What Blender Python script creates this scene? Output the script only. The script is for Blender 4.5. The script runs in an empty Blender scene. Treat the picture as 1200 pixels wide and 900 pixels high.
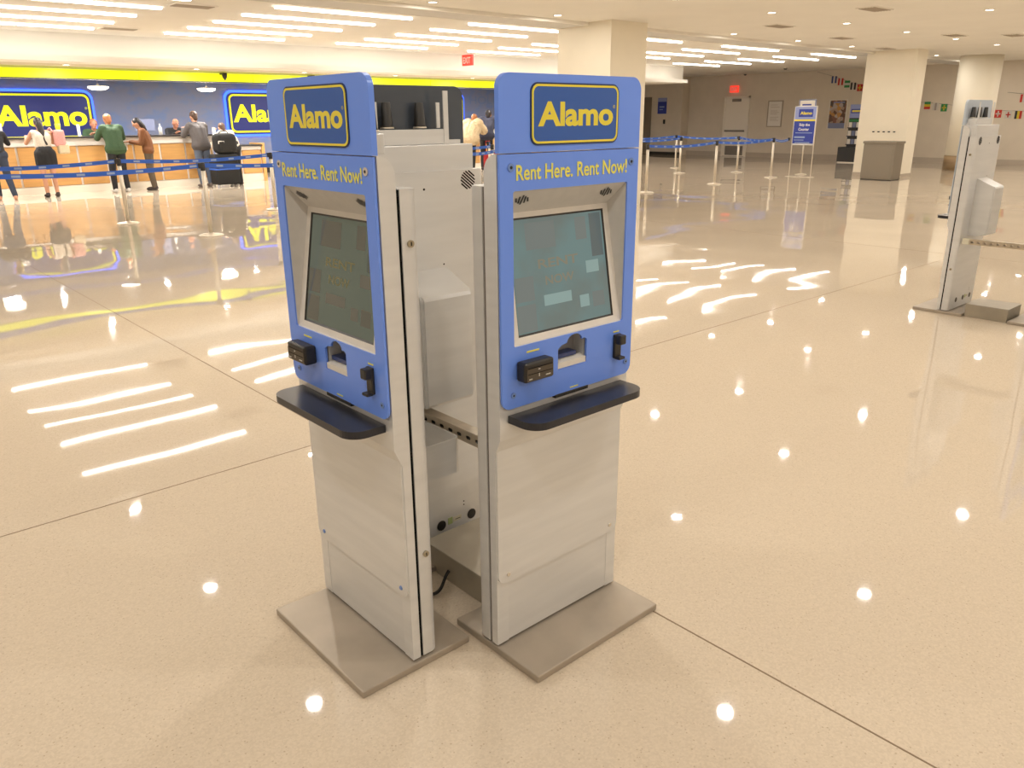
import bpy, bmesh, math, random
from mathutils import Vector, Matrix, geometry
random.seed(7)
S = bpy.context.scene
COL = S.collection
PI = math.pi

# ------------------------------------------------------------------ camera
cam_d = bpy.data.cameras.new('camera')
cam_d.sensor_width = 36.0
cam_d.lens = 923.94 / 1200 * 36.0
cam_d.clip_start = 0.05
cam_d.clip_end = 200
cam = bpy.data.objects.new('camera', cam_d)
COL.objects.link(cam)
pitch, roll, yaw = 0.32537, -0.00872, 0.84740
fw = Vector((math.cos(yaw) * math.cos(pitch), math.sin(yaw) * math.cos(pitch), -math.sin(pitch)))
r0 = Vector((math.sin(yaw), -math.cos(yaw), 0)); u0 = r0.cross(fw)
rr_ = r0 * math.cos(roll) + u0 * math.sin(roll)
uu_ = -r0 * math.sin(roll) + u0 * math.cos(roll)
m3 = Matrix((rr_, uu_, -fw)).transposed()
cam.matrix_world = Matrix.Translation((0, 0, 1.6)) @ m3.to_4x4()
S.camera = cam
# ------------------------------------------------------------------ world, exposure
w = bpy.data.worlds.new('world'); S.world = w; w.use_nodes = True
w.node_tree.nodes['Background'].inputs[0].default_value = (1, .9, .78, 1)
w.node_tree.nodes['Background'].inputs[1].default_value = 0.3
S.view_settings.view_transform = 'Standard'
S.view_settings.look = 'None'
S.view_settings.gamma = 1
S.view_settings.use_curve_mapping = False
S.view_settings.exposure = 0.14
# lamp strengths
DOWN_W = 14.0          # watts of one recessed downlight
STRIP_E = 12.0         # radiance of the linear panels
COVE_E = 2.6
WARM = (1.0, .95, .875)

# ------------------------------------------------------------------ materials
MATS = {}
def mat(name, col, rough=.5, metal=0, emit=None, es=0, spec=.5, coat=0, alpha=None):
    m = bpy.data.materials.new(name); m.use_nodes = True
    b = m.node_tree.nodes['Principled BSDF']
    b.inputs['Base Color'].default_value = (*col, 1)
    b.inputs['Roughness'].default_value = rough
    b.inputs['Metallic'].default_value = metal
    b.inputs['Specular IOR Level'].default_value = spec
    b.inputs['Coat Weight'].default_value = coat
    if emit:
        b.inputs['Emission Color'].default_value = (*emit, 1)
        b.inputs['Emission Strength'].default_value = es
    MATS[name] = m
    return m
def grain(m, scale=(40, 40, 40), amt=.08, bump=0.0, detail=3):
    """fine procedural variation of colour and roughness"""
    nt = m.node_tree; b = nt.nodes['Principled BSDF']
    tc = nt.nodes.new('ShaderNodeTexCoord'); mp = nt.nodes.new('ShaderNodeMapping')
    mp.inputs['Scale'].default_value = scale
    n = nt.nodes.new('ShaderNodeTexNoise'); n.inputs['Scale'].default_value = 1; n.inputs['Detail'].default_value = detail
    nt.links.new(tc.outputs['Object'], mp.inputs[0]); nt.links.new(mp.outputs[0], n.inputs['Vector'])
    c = b.inputs['Base Color'].default_value[:3]
    r = nt.nodes.new('ShaderNodeValToRGB')
    r.color_ramp.elements[0].position = .3; r.color_ramp.elements[1].position = .7
    r.color_ramp.elements[0].color = (*[x * (1 - amt) for x in c], 1)
    r.color_ramp.elements[1].color = (*[min(1, x * (1 + amt)) for x in c], 1)
    nt.links.new(n.outputs['Fac'], r.inputs[0]); nt.links.new(r.outputs[0], b.inputs['Base Color'])
    if bump:
        bp = nt.nodes.new('ShaderNodeBump'); bp.inputs['Distance'].default_value = bump
        nt.links.new(n.outputs['Fac'], bp.inputs['Height']); nt.links.new(bp.outputs[0], b.inputs['Normal'])
    return m

def floor_mat():
    m = mat('terrazzo', (.70, .55, .36), .028, 0, spec=.62)
    nt = m.node_tree; b = nt.nodes['Principled BSDF']
    tc = nt.nodes.new('ShaderNodeTexCoord')
    v = nt.nodes.new('ShaderNodeTexVoronoi'); v.inputs['Scale'].default_value = 75
    nt.links.new(tc.outputs['Object'], v.inputs['Vector'])
    lt = nt.nodes.new('ShaderNodeMath'); lt.operation = 'LESS_THAN'; lt.inputs[1].default_value = .20
    nt.links.new(v.outputs['Distance'], lt.inputs[0])
    n2 = nt.nodes.new('ShaderNodeTexWhiteNoise'); nt.links.new(v.outputs['Position'], n2.inputs['Vector'])
    gt = nt.nodes.new('ShaderNodeMath'); gt.operation = 'GREATER_THAN'; gt.inputs[1].default_value = .70
    nt.links.new(n2.outputs['Value'], gt.inputs[0])
    mu = nt.nodes.new('ShaderNodeMath'); mu.operation = 'MULTIPLY'
    nt.links.new(lt.outputs[0], mu.inputs[0]); nt.links.new(gt.outputs[0], mu.inputs[1])
    fine = nt.nodes.new('ShaderNodeTexVoronoi'); fine.inputs['Scale'].default_value = 170
    nt.links.new(tc.outputs['Object'], fine.inputs['Vector'])
    cr = nt.nodes.new('ShaderNodeValToRGB')
    cr.color_ramp.elements[0].color = (.60, .51, .40, 1); cr.color_ramp.elements[1].color = (.675, .58, .46, 1)
    sep = nt.nodes.new('ShaderNodeSeparateColor'); nt.links.new(fine.outputs['Color'], sep.inputs[0])
    nt.links.new(sep.outputs[0], cr.inputs[0])
    mx = nt.nodes.new('ShaderNodeMixRGB'); mx.inputs[2].default_value = (.28, .19, .11, 1)
    fm = nt.nodes.new('ShaderNodeMath'); fm.operation = 'MULTIPLY'; fm.inputs[1].default_value = .38
    nt.links.new(mu.outputs[0], fm.inputs[0])
    nt.links.new(fm.outputs[0], mx.inputs[0]); nt.links.new(cr.outputs[0], mx.inputs[1])
    nt.links.new(mx.outputs[0], b.inputs['Base Color'])
    # slow waviness of the polished surface
    nz = nt.nodes.new('ShaderNodeTexNoise'); nz.inputs['Scale'].default_value = .9; nz.inputs['Detail'].default_value = 0.5
    nt.links.new(tc.outputs['Object'], nz.inputs['Vector'])
    bp = nt.nodes.new('ShaderNodeBump'); bp.inputs['Strength'].default_value = 1; bp.inputs['Distance'].default_value = .009
    nt.links.new(nz.outputs['Fac'], bp.inputs['Height']); nt.links.new(bp.outputs[0], b.inputs['Normal'])
    return m
floor_mat()
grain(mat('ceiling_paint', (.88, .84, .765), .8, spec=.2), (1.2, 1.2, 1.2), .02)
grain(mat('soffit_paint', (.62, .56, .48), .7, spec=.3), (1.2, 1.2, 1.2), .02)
grain(mat('ceiling_band', (.72, .70, .66), .8, spec=.2), (1.5, 1.5, 1.5), .02)
grain(mat('wall_paint', (.70, .62, .51), .7, spec=.25), (2, 2, 2), .03)
grain(mat('wall_base', (.50, .43, .35), .6), (2, 2, 2), .03)
grain(mat('column_paint', (.88, .81, .67), .65, spec=.3), (2, 2, 2), .02)
grain(mat('column_wood', (.32, .22, .12), .4), (1, 1, 12), .2)
grain(mat('dark_wall', (.30, .26, .20), .6), (2, 2, 2), .05)
def blue_wall():
    m = mat('blue_wall', (.10, .125, .26), .45)
    nt = m.node_tree; b = nt.nodes['Principled BSDF']
    tc = nt.nodes.new('ShaderNodeTexCoord'); mp = nt.nodes.new('ShaderNodeMapping'); mp.inputs['Scale'].default_value = (2.2, 1, 3.5)
    br = nt.nodes.new('ShaderNodeTexNoise'); br.inputs['Scale'].default_value = 1.3; br.inputs['Detail'].default_value = 4
    nt.links.new(tc.outputs['Object'], mp.inputs[0]); nt.links.new(mp.outputs[0], br.inputs['Vector'])
    r = nt.nodes.new('ShaderNodeValToRGB')
    r.color_ramp.elements[0].position = .45; r.color_ramp.elements[0].color = (.22, .26, .42, 1)
    r.color_ramp.elements[1].position = .62; r.color_ramp.elements[1].color = (.17, .25, .50, 1)
    nt.links.new(br.outputs['Fac'], r.inputs[0]); nt.links.new(r.outputs[0], b.inputs['Base Color'])
    return m
blue_wall()
mat('wall_lettering', (.165, .24, .455), .45)
grain(mat('silver_paint', (.73, .73, .725), .38, .35), (3, 3, 30), .04)
grain(mat('silver_door', (.71, .71, .705), .40, .35), (3, 3, 22), .04)
grain(mat('bezel', (.62, .60, .57), .45, .1), (30, 30, 30), .03)
grain(mat('bezel_light', (.74, .71, .66), .4, .1), (30, 30, 30), .03)
grain(mat('base_metal', (.41, .355, .29), .42, .4), (6, 6, 6), .10)
grain(mat('box_metal', (.40, .36, .29), .40, .5), (6, 6, 6), .08)
grain(mat('strut_metal', (.55, .48, .38), .35, .7), (20, 20, 20), .12)
mat('blue_panel', (.155, .305, .92), .33)
mat('header_back', (.075, .09, .115), .16)
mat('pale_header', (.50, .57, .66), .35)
mat('logo_blue', (.03, .11, .42), .35)
mat('logo_edge', (.012, .03, .12), .4)
mat('logo_yellow', (.80, .68, .06), .4)
mat('tag_yellow', (.78, .74, .14), .5)
mat('black_plastic', (.022, .020, .018), .38)
mat('shelf_black', (.020, .021, .028), .28)
mat('reader_grey', (.075, .058, .04), .5)
mat('black_gap', (.004, .004, .004), .9, spec=.1)
mat('seal_grey', (.16, .14, .12), .7)
mat('glyph', (.6, .58, .52), .5)
mat('steel', (.74, .68, .58), .38, .7)
mat('screw_blue', (.16, .27, .60), .35)
mat('cap_pale', (.62, .55, .47), .6)
mat('lock_brass', (.42, .37, .27), .3, .8)
mat('sticker', (.68, .64, .50), .6)
mat('sticker_green', (.42, .5, .22), .6)
mat('card_blue', (.03, .05, .16), .35)
mat('dispenser', (.35, .34, .34), .3, .5)
mat('cable', (.01, .01, .01), .5)
def screen_mat():
    m = mat('screen_glass', (.03, .05, .05), .12, emit=(.10, .165, .165), es=.9, spec=.6)
    nt = m.node_tree; b = nt.nodes['Principled BSDF']
    tc = nt.nodes.new('ShaderNodeTexCoord'); n = nt.nodes.new('ShaderNodeTexNoise'); n.inputs['Scale'].default_value = 7; n.inputs['Detail'].default_value = 3
    nt.links.new(tc.outputs['Object'], n.inputs['Vector'])
    r = nt.nodes.new('ShaderNodeValToRGB')
    r.color_ramp.elements[0].position = .38; r.color_ramp.elements[0].color = (.11, .135, .128, 1)
    r.color_ramp.elements[1].position = .62; r.color_ramp.elements[1].color = (.105, .17, .172, 1)
    nt.links.new(n.outputs['Fac'], r.inputs[0]); nt.links.new(r.outputs[0], b.inputs['Emission Color'])
screen_mat()
mat('screen_word', (.02, .02, .02), .12, emit=(.19, .18, .13), es=.9)
mat('screen_pale', (.02, .02, .02), .12, emit=(.22, .32, .30), es=.9)
mat('screen_photo', (.02, .02, .02), .12, emit=(.14, .165, .155), es=.9)
mat('screen_dark', (.02, .02, .02), .12, emit=(.085, .11, .11), es=.9)
for n_ in ('screen_glass', 'screen_word', 'screen_pale', 'screen_photo', 'screen_dark'):      # left kiosk: reflected brown surroundings painted into a dimmer display glow
    d_ = MATS[n_].copy(); d_.name = n_ + '_reflect_tint'; MATS[d_.name] = d_; b_ = d_.node_tree.nodes['Principled BSDF']
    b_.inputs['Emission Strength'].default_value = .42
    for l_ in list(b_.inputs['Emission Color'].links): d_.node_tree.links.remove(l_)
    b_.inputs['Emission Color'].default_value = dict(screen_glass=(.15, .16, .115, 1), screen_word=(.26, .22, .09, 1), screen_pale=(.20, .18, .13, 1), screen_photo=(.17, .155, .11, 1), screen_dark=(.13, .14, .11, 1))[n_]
mat('lamp_glow', (.9, .9, .9), .5, emit=(1, .95, .88), es=STRIP_E)
mat('cove_glow', (.9, .9, .9), .5, emit=(1, .90, .80), es=COVE_E)
mat('down_glow', (.9, .9, .9), .5, emit=(1, .9, .74), es=10)
mat('pendant_glow', (.9, .9, .9), .5, emit=(1, .88, .7), es=7)
mat('white_trim', (.75, .70, .62), .5)
mat('yellow_glow', (.5, .5, .02), .5, emit=(.74, .80, .0), es=.9)
mat('sign_yellow', (.6, .6, .02), .5, emit=(.72, .72, .0), es=.85)
mat('sign_blue', (.012, .02, .14), .35, emit=(.012, .02, .14), es=.5)
mat('halo_blue', (.05, .1, .8), .5, emit=(.04, .14, 1.0), es=2.2)
mat('exit_red', (.4, .02, .02), .5, emit=(1, .06, .03), es=.9)
grain(mat('counter_wood', (.60, .335, .115), .4), (2, 2, 18), .08)
mat('counter_white', (.78, .75, .71), .4)
mat('counter_top', (.03, .028, .03), .3)
mat('counter_kick', (.78, .72, .62), .4)
mat('belt_blue', (.03, .12, .55), .6)
mat('belt_print', (.30, .40, .62), .6)
mat('door_paint', (.86, .79, .68), .5)
mat('door_dark', (.24, .195, .14), .5)
mat('bin_metal', (.26, .225, .18), .4, .4)
mat('paper', (.80, .75, .68), .6)
mat('paper_print', (.62, .56, .48), .6)
mat('white', (.75, .73, .70), .5)
mat('vent_metal', (.42, .35, .27), .6)
mat('poster_bluegrey', (.22, .25, .40), .6)
mat('sign_lightblue', (.28, .33, .62), .5)
mat('sign_deep', (.03, .055, .36), .5)
def poster_mat():
    m = mat('poster_photo', (.3, .2, .12), .4)
    nt = m.node_tree; b = nt.nodes['Principled BSDF']
    tc = nt.nodes.new('ShaderNodeTexCoord'); n = nt.nodes.new('ShaderNodeTexVoronoi'); n.inputs['Scale'].default_value = 8
    nt.links.new(tc.outputs['Object'], n.inputs['Vector'])
    sp = nt.nodes.new('ShaderNodeSeparateColor'); nt.links.new(n.outputs['Color'], sp.inputs[0])
    r = nt.nodes.new('ShaderNodeValToRGB'); r.color_ramp.interpolation = 'CONSTANT'
    cols = [(.12, .05, .02), (.40, .28, .2), (.20, .08, .04), (.5, .25, .06), (.08, .06, .05), (.45, .38, .33)]
    r.color_ramp.elements[0].color = (*cols[0], 1)
    r.color_ramp.elements[1].position = .18; r.color_ramp.elements[1].color = (*cols[1], 1)
    for k, c in enumerate(cols[2:]):
        e = r.color_ramp.elements.new(.35 + .16 * k); e.color = (*c, 1)
    nt.links.new(sp.outputs[0], r.inputs[0]); nt.links.new(r.outputs[0], b.inputs['Base Color'])
poster_mat()
for n_, c_ in dict(flag_red=(.55, .04, .03), flag_blue=(.04, .07, .22), flag_white=(.6, .56, .5), flag_green=(.04, .25, .08),
                   flag_yellow=(.65, .5, .03), flag_black=(.03, .03, .03), flag_grey=(.35, .3, .27)).items():
    mat(n_, c_, .7)
mat('skin', (.52, .27, .17), .5); mat('skin_red', (.55, .24, .15), .5); mat('skin_dark', (.36, .19, .12), .5)
mat('hair_black', (.014, .010, .010), .5); mat('hair_brown', (.07, .035, .02), .5); mat('hair_ginger', (.40, .15, .05), .5)
mat('eye', (.02, .015, .012), .3); mat('mouth', (.35, .10, .09), .5)
for n_, c_ in dict(cloth_green=(.035, .075, .032), cloth_black=(.012, .012, .014), cloth_white=(.62, .56, .48), cloth_brown=(.16, .06, .02),
                   cloth_taupe=(.10, .075, .05), cloth_grey=(.085, .075, .075), cloth_jeans=(.10, .125, .18), cloth_darkjeans=(.03, .04, .07),
                   cloth_cream=(.66, .52, .33), cloth_pink=(.62, .30, .28), cloth_navy=(.02, .022, .045), bag_cream=(.62, .52, .36),
                   case_black=(.012, .012, .012), case_red=(.32, .012, .015), shoe_white=(.6, .58, .55), shoe_dark=(.04, .03, .03),
                   mat_grey=(.2, .17, .16)).items():
    grain(mat(n_, c_, .8), (60, 60, 60), .12)
M = MATS

# ------------------------------------------------------------------ helpers
def put(o, parent=None):
    COL.objects.link(o)
    if parent: o.parent = parent
    return o
def tag(o, label=None, cat=None, group=None, kind=None):
    if label: o['label'] = label
    if cat: o['category'] = cat
    if group: o['group'] = group
    if kind: o['kind'] = kind
    return o
def empty(name, loc=(0, 0, 0), rz=0, label=None, cat=None, group=None):
    o = bpy.data.objects.new(name, None); o.empty_display_size = .1
    o.location = loc; o.rotation_euler = (0, 0, rz); COL.objects.link(o)
    return tag(o, label, cat, group)
class MB:
    def __init__(s): s.bm = bmesh.new(); s.mi = 0
    def _m(s, faces):
        for f in faces: f.material_index = s.mi
    def box(s, x0, x1, y0, y1, z0, z1, bev=0, seg=2):
        vs = [s.bm.verts.new((x, y, z)) for x in (x0, x1) for y in (y0, y1) for z in (z0, z1)]
        idx = [(0, 1, 3, 2), (4, 6, 7, 5), (0, 4, 5, 1), (2, 3, 7, 6), (0, 2, 6, 4), (1, 5, 7, 3)]
        fs = [s.bm.faces.new([vs[i] for i in q]) for q in idx]; s._m(fs)
        if bev:
            es = list({e for f in fs for e in f.edges})
            r = bmesh.ops.bevel(s.bm, geom=es, offset=bev, segments=seg, affect='EDGES', profile=.5)
            s._m(r['faces'])
        return s
    def poly_prism(s, pts, axis, a0, a1):
        """pts 2D outline; axis the extrusion axis ('x','y','z')"""
        def P(p, a):
            return {'x': (a, p[0], p[1]), 'y': (p[0], a, p[1]), 'z': (p[0], p[1], a)}[axis]
        A = [s.bm.verts.new(P(p, a0)) for p in pts]; B = [s.bm.verts.new(P(p, a1)) for p in pts]
        n = len(pts); fs = [s.bm.faces.new(A[::-1]), s.bm.faces.new(B)]
        for i in range(n): fs.append(s.bm.faces.new((A[i], A[(i + 1) % n], B[(i + 1) % n], B[i])))
        s._m(fs); return s
    def plate(s, loops, y0, y1):
        """flat plate in the xz plane with holes (first loop the outline)"""
        vv = [[Vector((x, z, 0)) for x, z in l] for l in loops]
        tris = geometry.tessellate_polygon(vv)
        flat = [p for l in loops for p in l]
        A = [s.bm.verts.new((x, y0, z)) for x, z in flat]; B = [s.bm.verts.new((x, y1, z)) for x, z in flat]
        fs = []
        for t in tris:
            try:
                fs.append(s.bm.faces.new([A[i] for i in t])); fs.append(s.bm.faces.new([B[i] for i in reversed(t)]))
            except ValueError: pass
        k = 0
        for l in loops:
            n = len(l)
            for i in range(n):
                a, b = k + i, k + (i + 1) % n
                fs.append(s.bm.faces.new((A[a], A[b], B[b], B[a])))
            k += n
        s._m(fs); return s
    def cyl(s, p0, p1, ra, rb=None, seg=16, caps=True):
        rb = ra if rb is None else rb
        p0, p1 = Vector(p0), Vector(p1); d = (p1 - p0).normalized()
        u = d.orthogonal().normalized(); v = d.cross(u)
        A = [s.bm.verts.new(p0 + (u * math.cos(2 * PI * i / seg) + v * math.sin(2 * PI * i / seg)) * ra) for i in range(seg)]
        B = [s.bm.verts.new(p1 + (u * math.cos(2 * PI * i / seg) + v * math.sin(2 * PI * i / seg)) * rb) for i in range(seg)]
        fs = []
        for i in range(seg):
            f = s.bm.faces.new((A[i], A[(i + 1) % seg], B[(i + 1) % seg], B[i])); f.smooth = True; fs.append(f)
        if caps: fs += [s.bm.faces.new(A[::-1]), s.bm.faces.new(B)]
        s._m(fs); return s
    def lathe(s, prof, c=(0, 0, 0), seg=24):
        rings = []
        for r, z in prof:
            rings.append([s.bm.verts.new((c[0] + r * math.cos(2 * PI * i / seg), c[1] + r * math.sin(2 * PI * i / seg), c[2] + z)) for i in range(seg)])
        fs = []
        for a, b in zip(rings, rings[1:]):
            for i in range(seg):
                f = s.bm.faces.new((a[i], a[(i + 1) % seg], b[(i + 1) % seg], b[i])); f.smooth = True; fs.append(f)
        fs += [s.bm.faces.new(rings[0][::-1]), s.bm.faces.new(rings[-1])]
        s._m(fs); return s
    def tube(s, pts, r, seg=8):
        for a, b in zip(pts, pts[1:]): s.cyl(a, b, r, seg=seg)
        return s
    def quad(s, a, b, c, d):
        f = s.bm.faces.new([s.bm.verts.new(p) for p in (a, b, c, d)]); s._m([f]); return s
    def ball(s, c, r, seg=12, sc=(1, 1, 1)):
        r_ = bmesh.ops.create_uvsphere(s.bm, u_segments=seg, v_segments=max(6, seg * 2 // 3), radius=r)
        for v in r_['verts']: v.co = Vector(c) + Vector((v.co.x * sc[0], v.co.y * sc[1], v.co.z * sc[2]))
        for v in r_['verts']:
            for f in v.link_faces: f.smooth = True; f.material_index = s.mi
        return s
    def build(s, name, mats, parent=None, loc=None, normals=True):
        if not isinstance(mats, (list, tuple)): mats = [mats]
        if normals: bmesh.ops.recalc_face_normals(s.bm, faces=s.bm.faces)
        me = bpy.data.meshes.new(name); s.bm.to_mesh(me); s.bm.free()
        for m in mats: me.materials.append(M[m])
        o = bpy.data.objects.new(name, me); put(o, parent)
        if loc is not None: o.location = loc
        return o
def rr(x0, x1, z0, z1, r, n=6):
    if not isinstance(r, (tuple, list)): r = (r,) * 4
    out = []
    for (cx, cz, a0, k) in ((x0, z0, PI, 0), (x1, z0, 1.5 * PI, 1), (x1, z1, 0, 2), (x0, z1, .5 * PI, 3)):
        q = r[k]
        if q <= 0: out.append((cx, cz)); continue
        ox = cx + (q if k in (0, 3) else -q); oz = cz + (q if k in (0, 1) else -q)
        for i in range(n + 1):
            a = a0 + .5 * PI * i / n; out.append((ox + q * math.cos(a), oz + q * math.sin(a)))
    return out
def circ(x, z, r, n=16): return [(x + r * math.cos(2 * PI * i / n), z + r * math.sin(2 * PI * i / n)) for i in range(n)]
_txt = {}
def lettering(text, x0, x1, z0, z1, y, m, parent, bold=0.0, name='lettering', full=True, depth=.0008, fn=None):
    """flat letters fitted to a box in the xz plane, read from -y"""
    key = (text, bold)
    if key not in _txt:
        cu = bpy.data.curves.new('t', 'FONT'); cu.body = text; cu.offset = bold; cu.resolution_u = 4
        ob = bpy.data.objects.new('t', cu); COL.objects.link(ob)
        dg = bpy.context.evaluated_depsgraph_get(); me = bpy.data.meshes.new_from_object(ob.evaluated_get(dg))
        bpy.data.objects.remove(ob); bpy.data.curves.remove(cu)
        _txt[key] = ([tuple(v.co) for v in me.vertices], [tuple(p.vertices) for p in me.polygons])
        bpy.data.meshes.remove(me)
    vs, fs = _txt[key]
    ax, bx = min(v[0] for v in vs), max(v[0] for v in vs); ay, by = min(v[1] for v in vs), max(v[1] for v in vs)
    sx = (x1 - x0) / (bx - ax); sz = (z1 - z0) / (by - ay)
    out = [(x0 + (v[0] - ax) * sx, y, z0 + (v[1] - ay) * sz) for v in vs]
    if fn: out = [fn(*p) for p in out]
    me = bpy.data.meshes.new(name); me.from_pydata(out, [], fs)
    me.materials.append(M[m]); o = bpy.data.objects.new(name, me); put(o, parent)
    return o
def kids(o): return [c for c in bpy.data.objects if c.parent == o]
def copy_tree(o, parent=None, skip=()):
    c = o.copy(); COL.objects.link(c)
    if parent: c.parent = parent
    for ch in list(o.children):
        if ch.name.split('.')[0] in skip: continue
        copy_tree(ch, c)
    return c

# ------------------------------------------------------------------ the room
X0, X1, Y0, Y1, ZC = -7.0, 29.8, -6.0, 25.0, 3.2
def struct(o): return tag(o, kind='structure')
fl = struct(MB().box(X0, X1 + 1, Y0, Y1 + 1, -.1, 0).build('floor', 'terrazzo'))
mat('joint_line', (.22, .15, .09), .6)
for jx in (1.88, 10.25, 18.6, -6.5): MB().box(jx - .003, jx + .003, Y0, Y1, 0, .0006).build('joint', 'joint_line', fl)
for jy in (3.52, 11.9, 20.0, -4.9): MB().box(X0, X1, jy - .003, jy + .003, 0, .0007).build('joint', 'joint_line', fl)
ce = struct(MB().box(X0, X1 + 1, Y0, 17.9, ZC, ZC + .15).build('ceiling', 'ceiling_paint'))
MB().box(X0, X1, 10.55, 11.25, ZC - .05, ZC).build('dropped_band', 'ceiling_band', ce)
for sy in (10.55, 11.25): MB().box(X0, X1, sy - .02, sy + .02, ZC - .055, ZC).build('band_edge', 'ceiling_paint', ce)
struct(MB().box(X1, X1 + .2, Y0, 22.0, 0, ZC).build('wall_right', 'wall_paint'))
struct(MB().box(X1 - .5, X1 + .2, 22.0, Y1 + .2, 0, ZC).build('wall_recess', 'wall_paint'))
struct(MB().box(12.6, X1, Y1, Y1 + .2, 0, ZC).build('wall_far', 'wall_paint'))
struct(MB().box(X0, 22.9, Y1 - .05, Y1 + .2, 0, 2.68).build('wall_back', 'blue_wall'))
struct(MB().box(X0 - .2, X0, Y0, Y1, 0, ZC).build('wall_left', 'wall_paint'))
struct(MB().box(X0, X1, Y0 - .2, Y0, 0, ZC).build('wall_front', 'wall_paint'))
struct(MB().box(X1 - .025, X1, Y0, 22.0, 0, .18).build('baseboard_right', 'wall_base'))
struct(MB().box(X1 - .525, X1 - .5, 22.0, Y1, 0, .12).build('baseboard_recess', 'black_plastic'))
struct(MB().box(9.7, 13.0, Y1 - .08, Y1 - .05, 0, .15).build('baseboard_back', 'black_plastic'))
# soffit over the counters with the lit cove on its face
CX = 23.6
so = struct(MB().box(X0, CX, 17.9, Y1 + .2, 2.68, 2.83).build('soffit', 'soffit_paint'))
struct(MB().box(CX - .1, CX, 17.9, Y1, 2.83, ZC).build('trim_3', 'ceiling_paint'))
struct(MB().box(CX, X1 + 1, 17.9, Y1 + 1, ZC, ZC + .15).build('trim_1', 'ceiling_paint'))
cv = struct(MB().box(X0, CX, 17.75, 17.95, 2.74, ZC + .05).build('trim_2', 'ceiling_paint'))
MB().box(X0, CX - .45, 17.20, 17.9, 2.66, 2.715).box(X0, CX - .45, 17.20, 17.225, 2.715, 2.765).build('cove_lip', 'ceiling_paint', cv)
for k in range(12):
    xa = X0 + .05 + k * 2.5
    MB().box(xa, min(xa + 2.44, CX - .5), 17.50, 17.60, 2.716, 2.735).build('cove_lamp', 'cove_glow', cv)
# lit yellow fascia
yf = empty('lit_fascia', (6, 19.3, 2.44), 0, 'long backlit yellow fascia band hanging under the soffit above the counters', 'light')
for k in range(9):
    xa = X0 + .1 + k * 2.62 - 6
    MB().box(xa, xa + 2.605, -.03, .03, .02, .20).build('lit_panel', 'yellow_glow', yf)
MB().box(X0 - 6, 16.8, .03, .16, 0, .24).build('housing', 'counter_white', yf)
MB().box(X0 - 6, 16.8, -.04, .03, 0, .02).build('lower_rail', 'header_back', yf)

# columns
def col_part(o): return struct(o)
col_part(MB().box(11.19, 12.16, 9.99, 11.3, 0, ZC).build('column', 'column_paint'))
c2 = col_part(MB().box(22.28, 22.91, 9.42, 10.74, 0, ZC).build('column', 'column_paint'))
MB().box(22.27, 22.92, 9.41, 10.75, 0, .09).build('plinth', 'wall_base', c2)
for k in range(5): MB().box(22.272, 22.28, 10.30 - k * .14 - .03, 10.30 - k * .14 + .03, 1.15, 1.18).build('mark', 'black_plastic', c2)
c3 = col_part(MB().cyl((26.6, 9.4, 0), (26.6, 9.4, ZC), .56, seg=40).build('column', 'column_paint'))
MB().cyl((26.6, 9.4, 0), (26.6, 9.4, .42), .575, seg=40).build('wood_band', 'column_wood', c3)

# ------------------------------------------------------------------ ceiling lights
def downlight():
    r = empty('downlight')
    MB().lathe([(.085, 0), (.085, -.006), (.062, -.008), (.062, 0)]).build('trim_ring', 'white_trim', r)
    MB().cyl((0, 0, -.006), (0, 0, -.003), .06).build('lens', 'down_glow', r)
    ld = bpy.data.lights.new('downlight_lamp', 'AREA'); ld.shape = 'DISK'; ld.size = .11; ld.energy = DOWN_W; ld.color = WARM
    lo = bpy.data.objects.new('lamp', ld); put(lo, r); lo.location = (0, 0, -.012)
    return r
def in_frame(p):
    d = Vector(p) - Vector((0, 0, 1.6)); z = d.dot(fw)
    return z > 0 and abs(d.dot(rr_) / z) < 600 / 923.94 and abs(d.dot(uu_) / z) < 450 / 923.94
ORD = ['first', 'second', 'third', 'fourth', 'fifth', 'sixth', 'seventh', 'eighth', 'ninth', 'tenth', 'eleventh', 'twelfth', 'thirteenth']
dproto = downlight(); first = True
soffit_lamp = next(c for c in dproto.children if c.type == 'LIGHT').data.copy(); soffit_lamp.energy = 30
def place_down(x, y, z, lab, grp):
    global first
    d = dproto if first else copy_tree(dproto); first = False
    d.location = (x, y, z); tag(d, lab, 'light', grp)
    if z < 3:
        for c in d.children:
            if c.type == 'LIGHT': c.data = soffit_lamp
ROWS = {5.35: 'third row from the grey band', 7.75: 'second row from the grey band', 10.15: 'row along the grey band'}
for j, y in enumerate((-4.45, -2.0, .45, 2.9, 5.35, 7.75, 10.15)):
    seen = 0
    for i in range(-2, 11):
        x = 2.42 + 2.54 * i
        if y > 9 and (10.9 < x < 13.0 or 21.5 < x < 23.5): continue
        if in_frame((x, y, ZC)):
            lab = 'small round ceiling downlight, %s from the left in the %s' % (ORD[seen], ROWS.get(y, 'nearest row')); seen += 1
        else: lab = 'small round ceiling downlight above or behind the camera, outside the photograph'
        place_down(x, y, ZC, lab, 'downlights in the hall ceiling')
for y, rw in ((18.55, 'nearer soffit row above the yellow fascia'), (20.2, 'added middle row behind the yellow fascia'), (22.6, 'added rear row before the blue wall')):  # middle and rear rows are added fill, brightening counters and blue wall
    seen = 0
    for i in range(10):
        x = -3.2 + 2.6 * i
        if in_frame((x, y, 2.68)):
            lab = 'small recessed downlight, %s from the left in the %s' % (ORD[seen], rw); seen += 1
        else: lab = 'small recessed soffit downlight over the counters, outside the photograph'
        place_down(x, y, 2.68, lab, 'downlights in the soffit over the counters')
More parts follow.
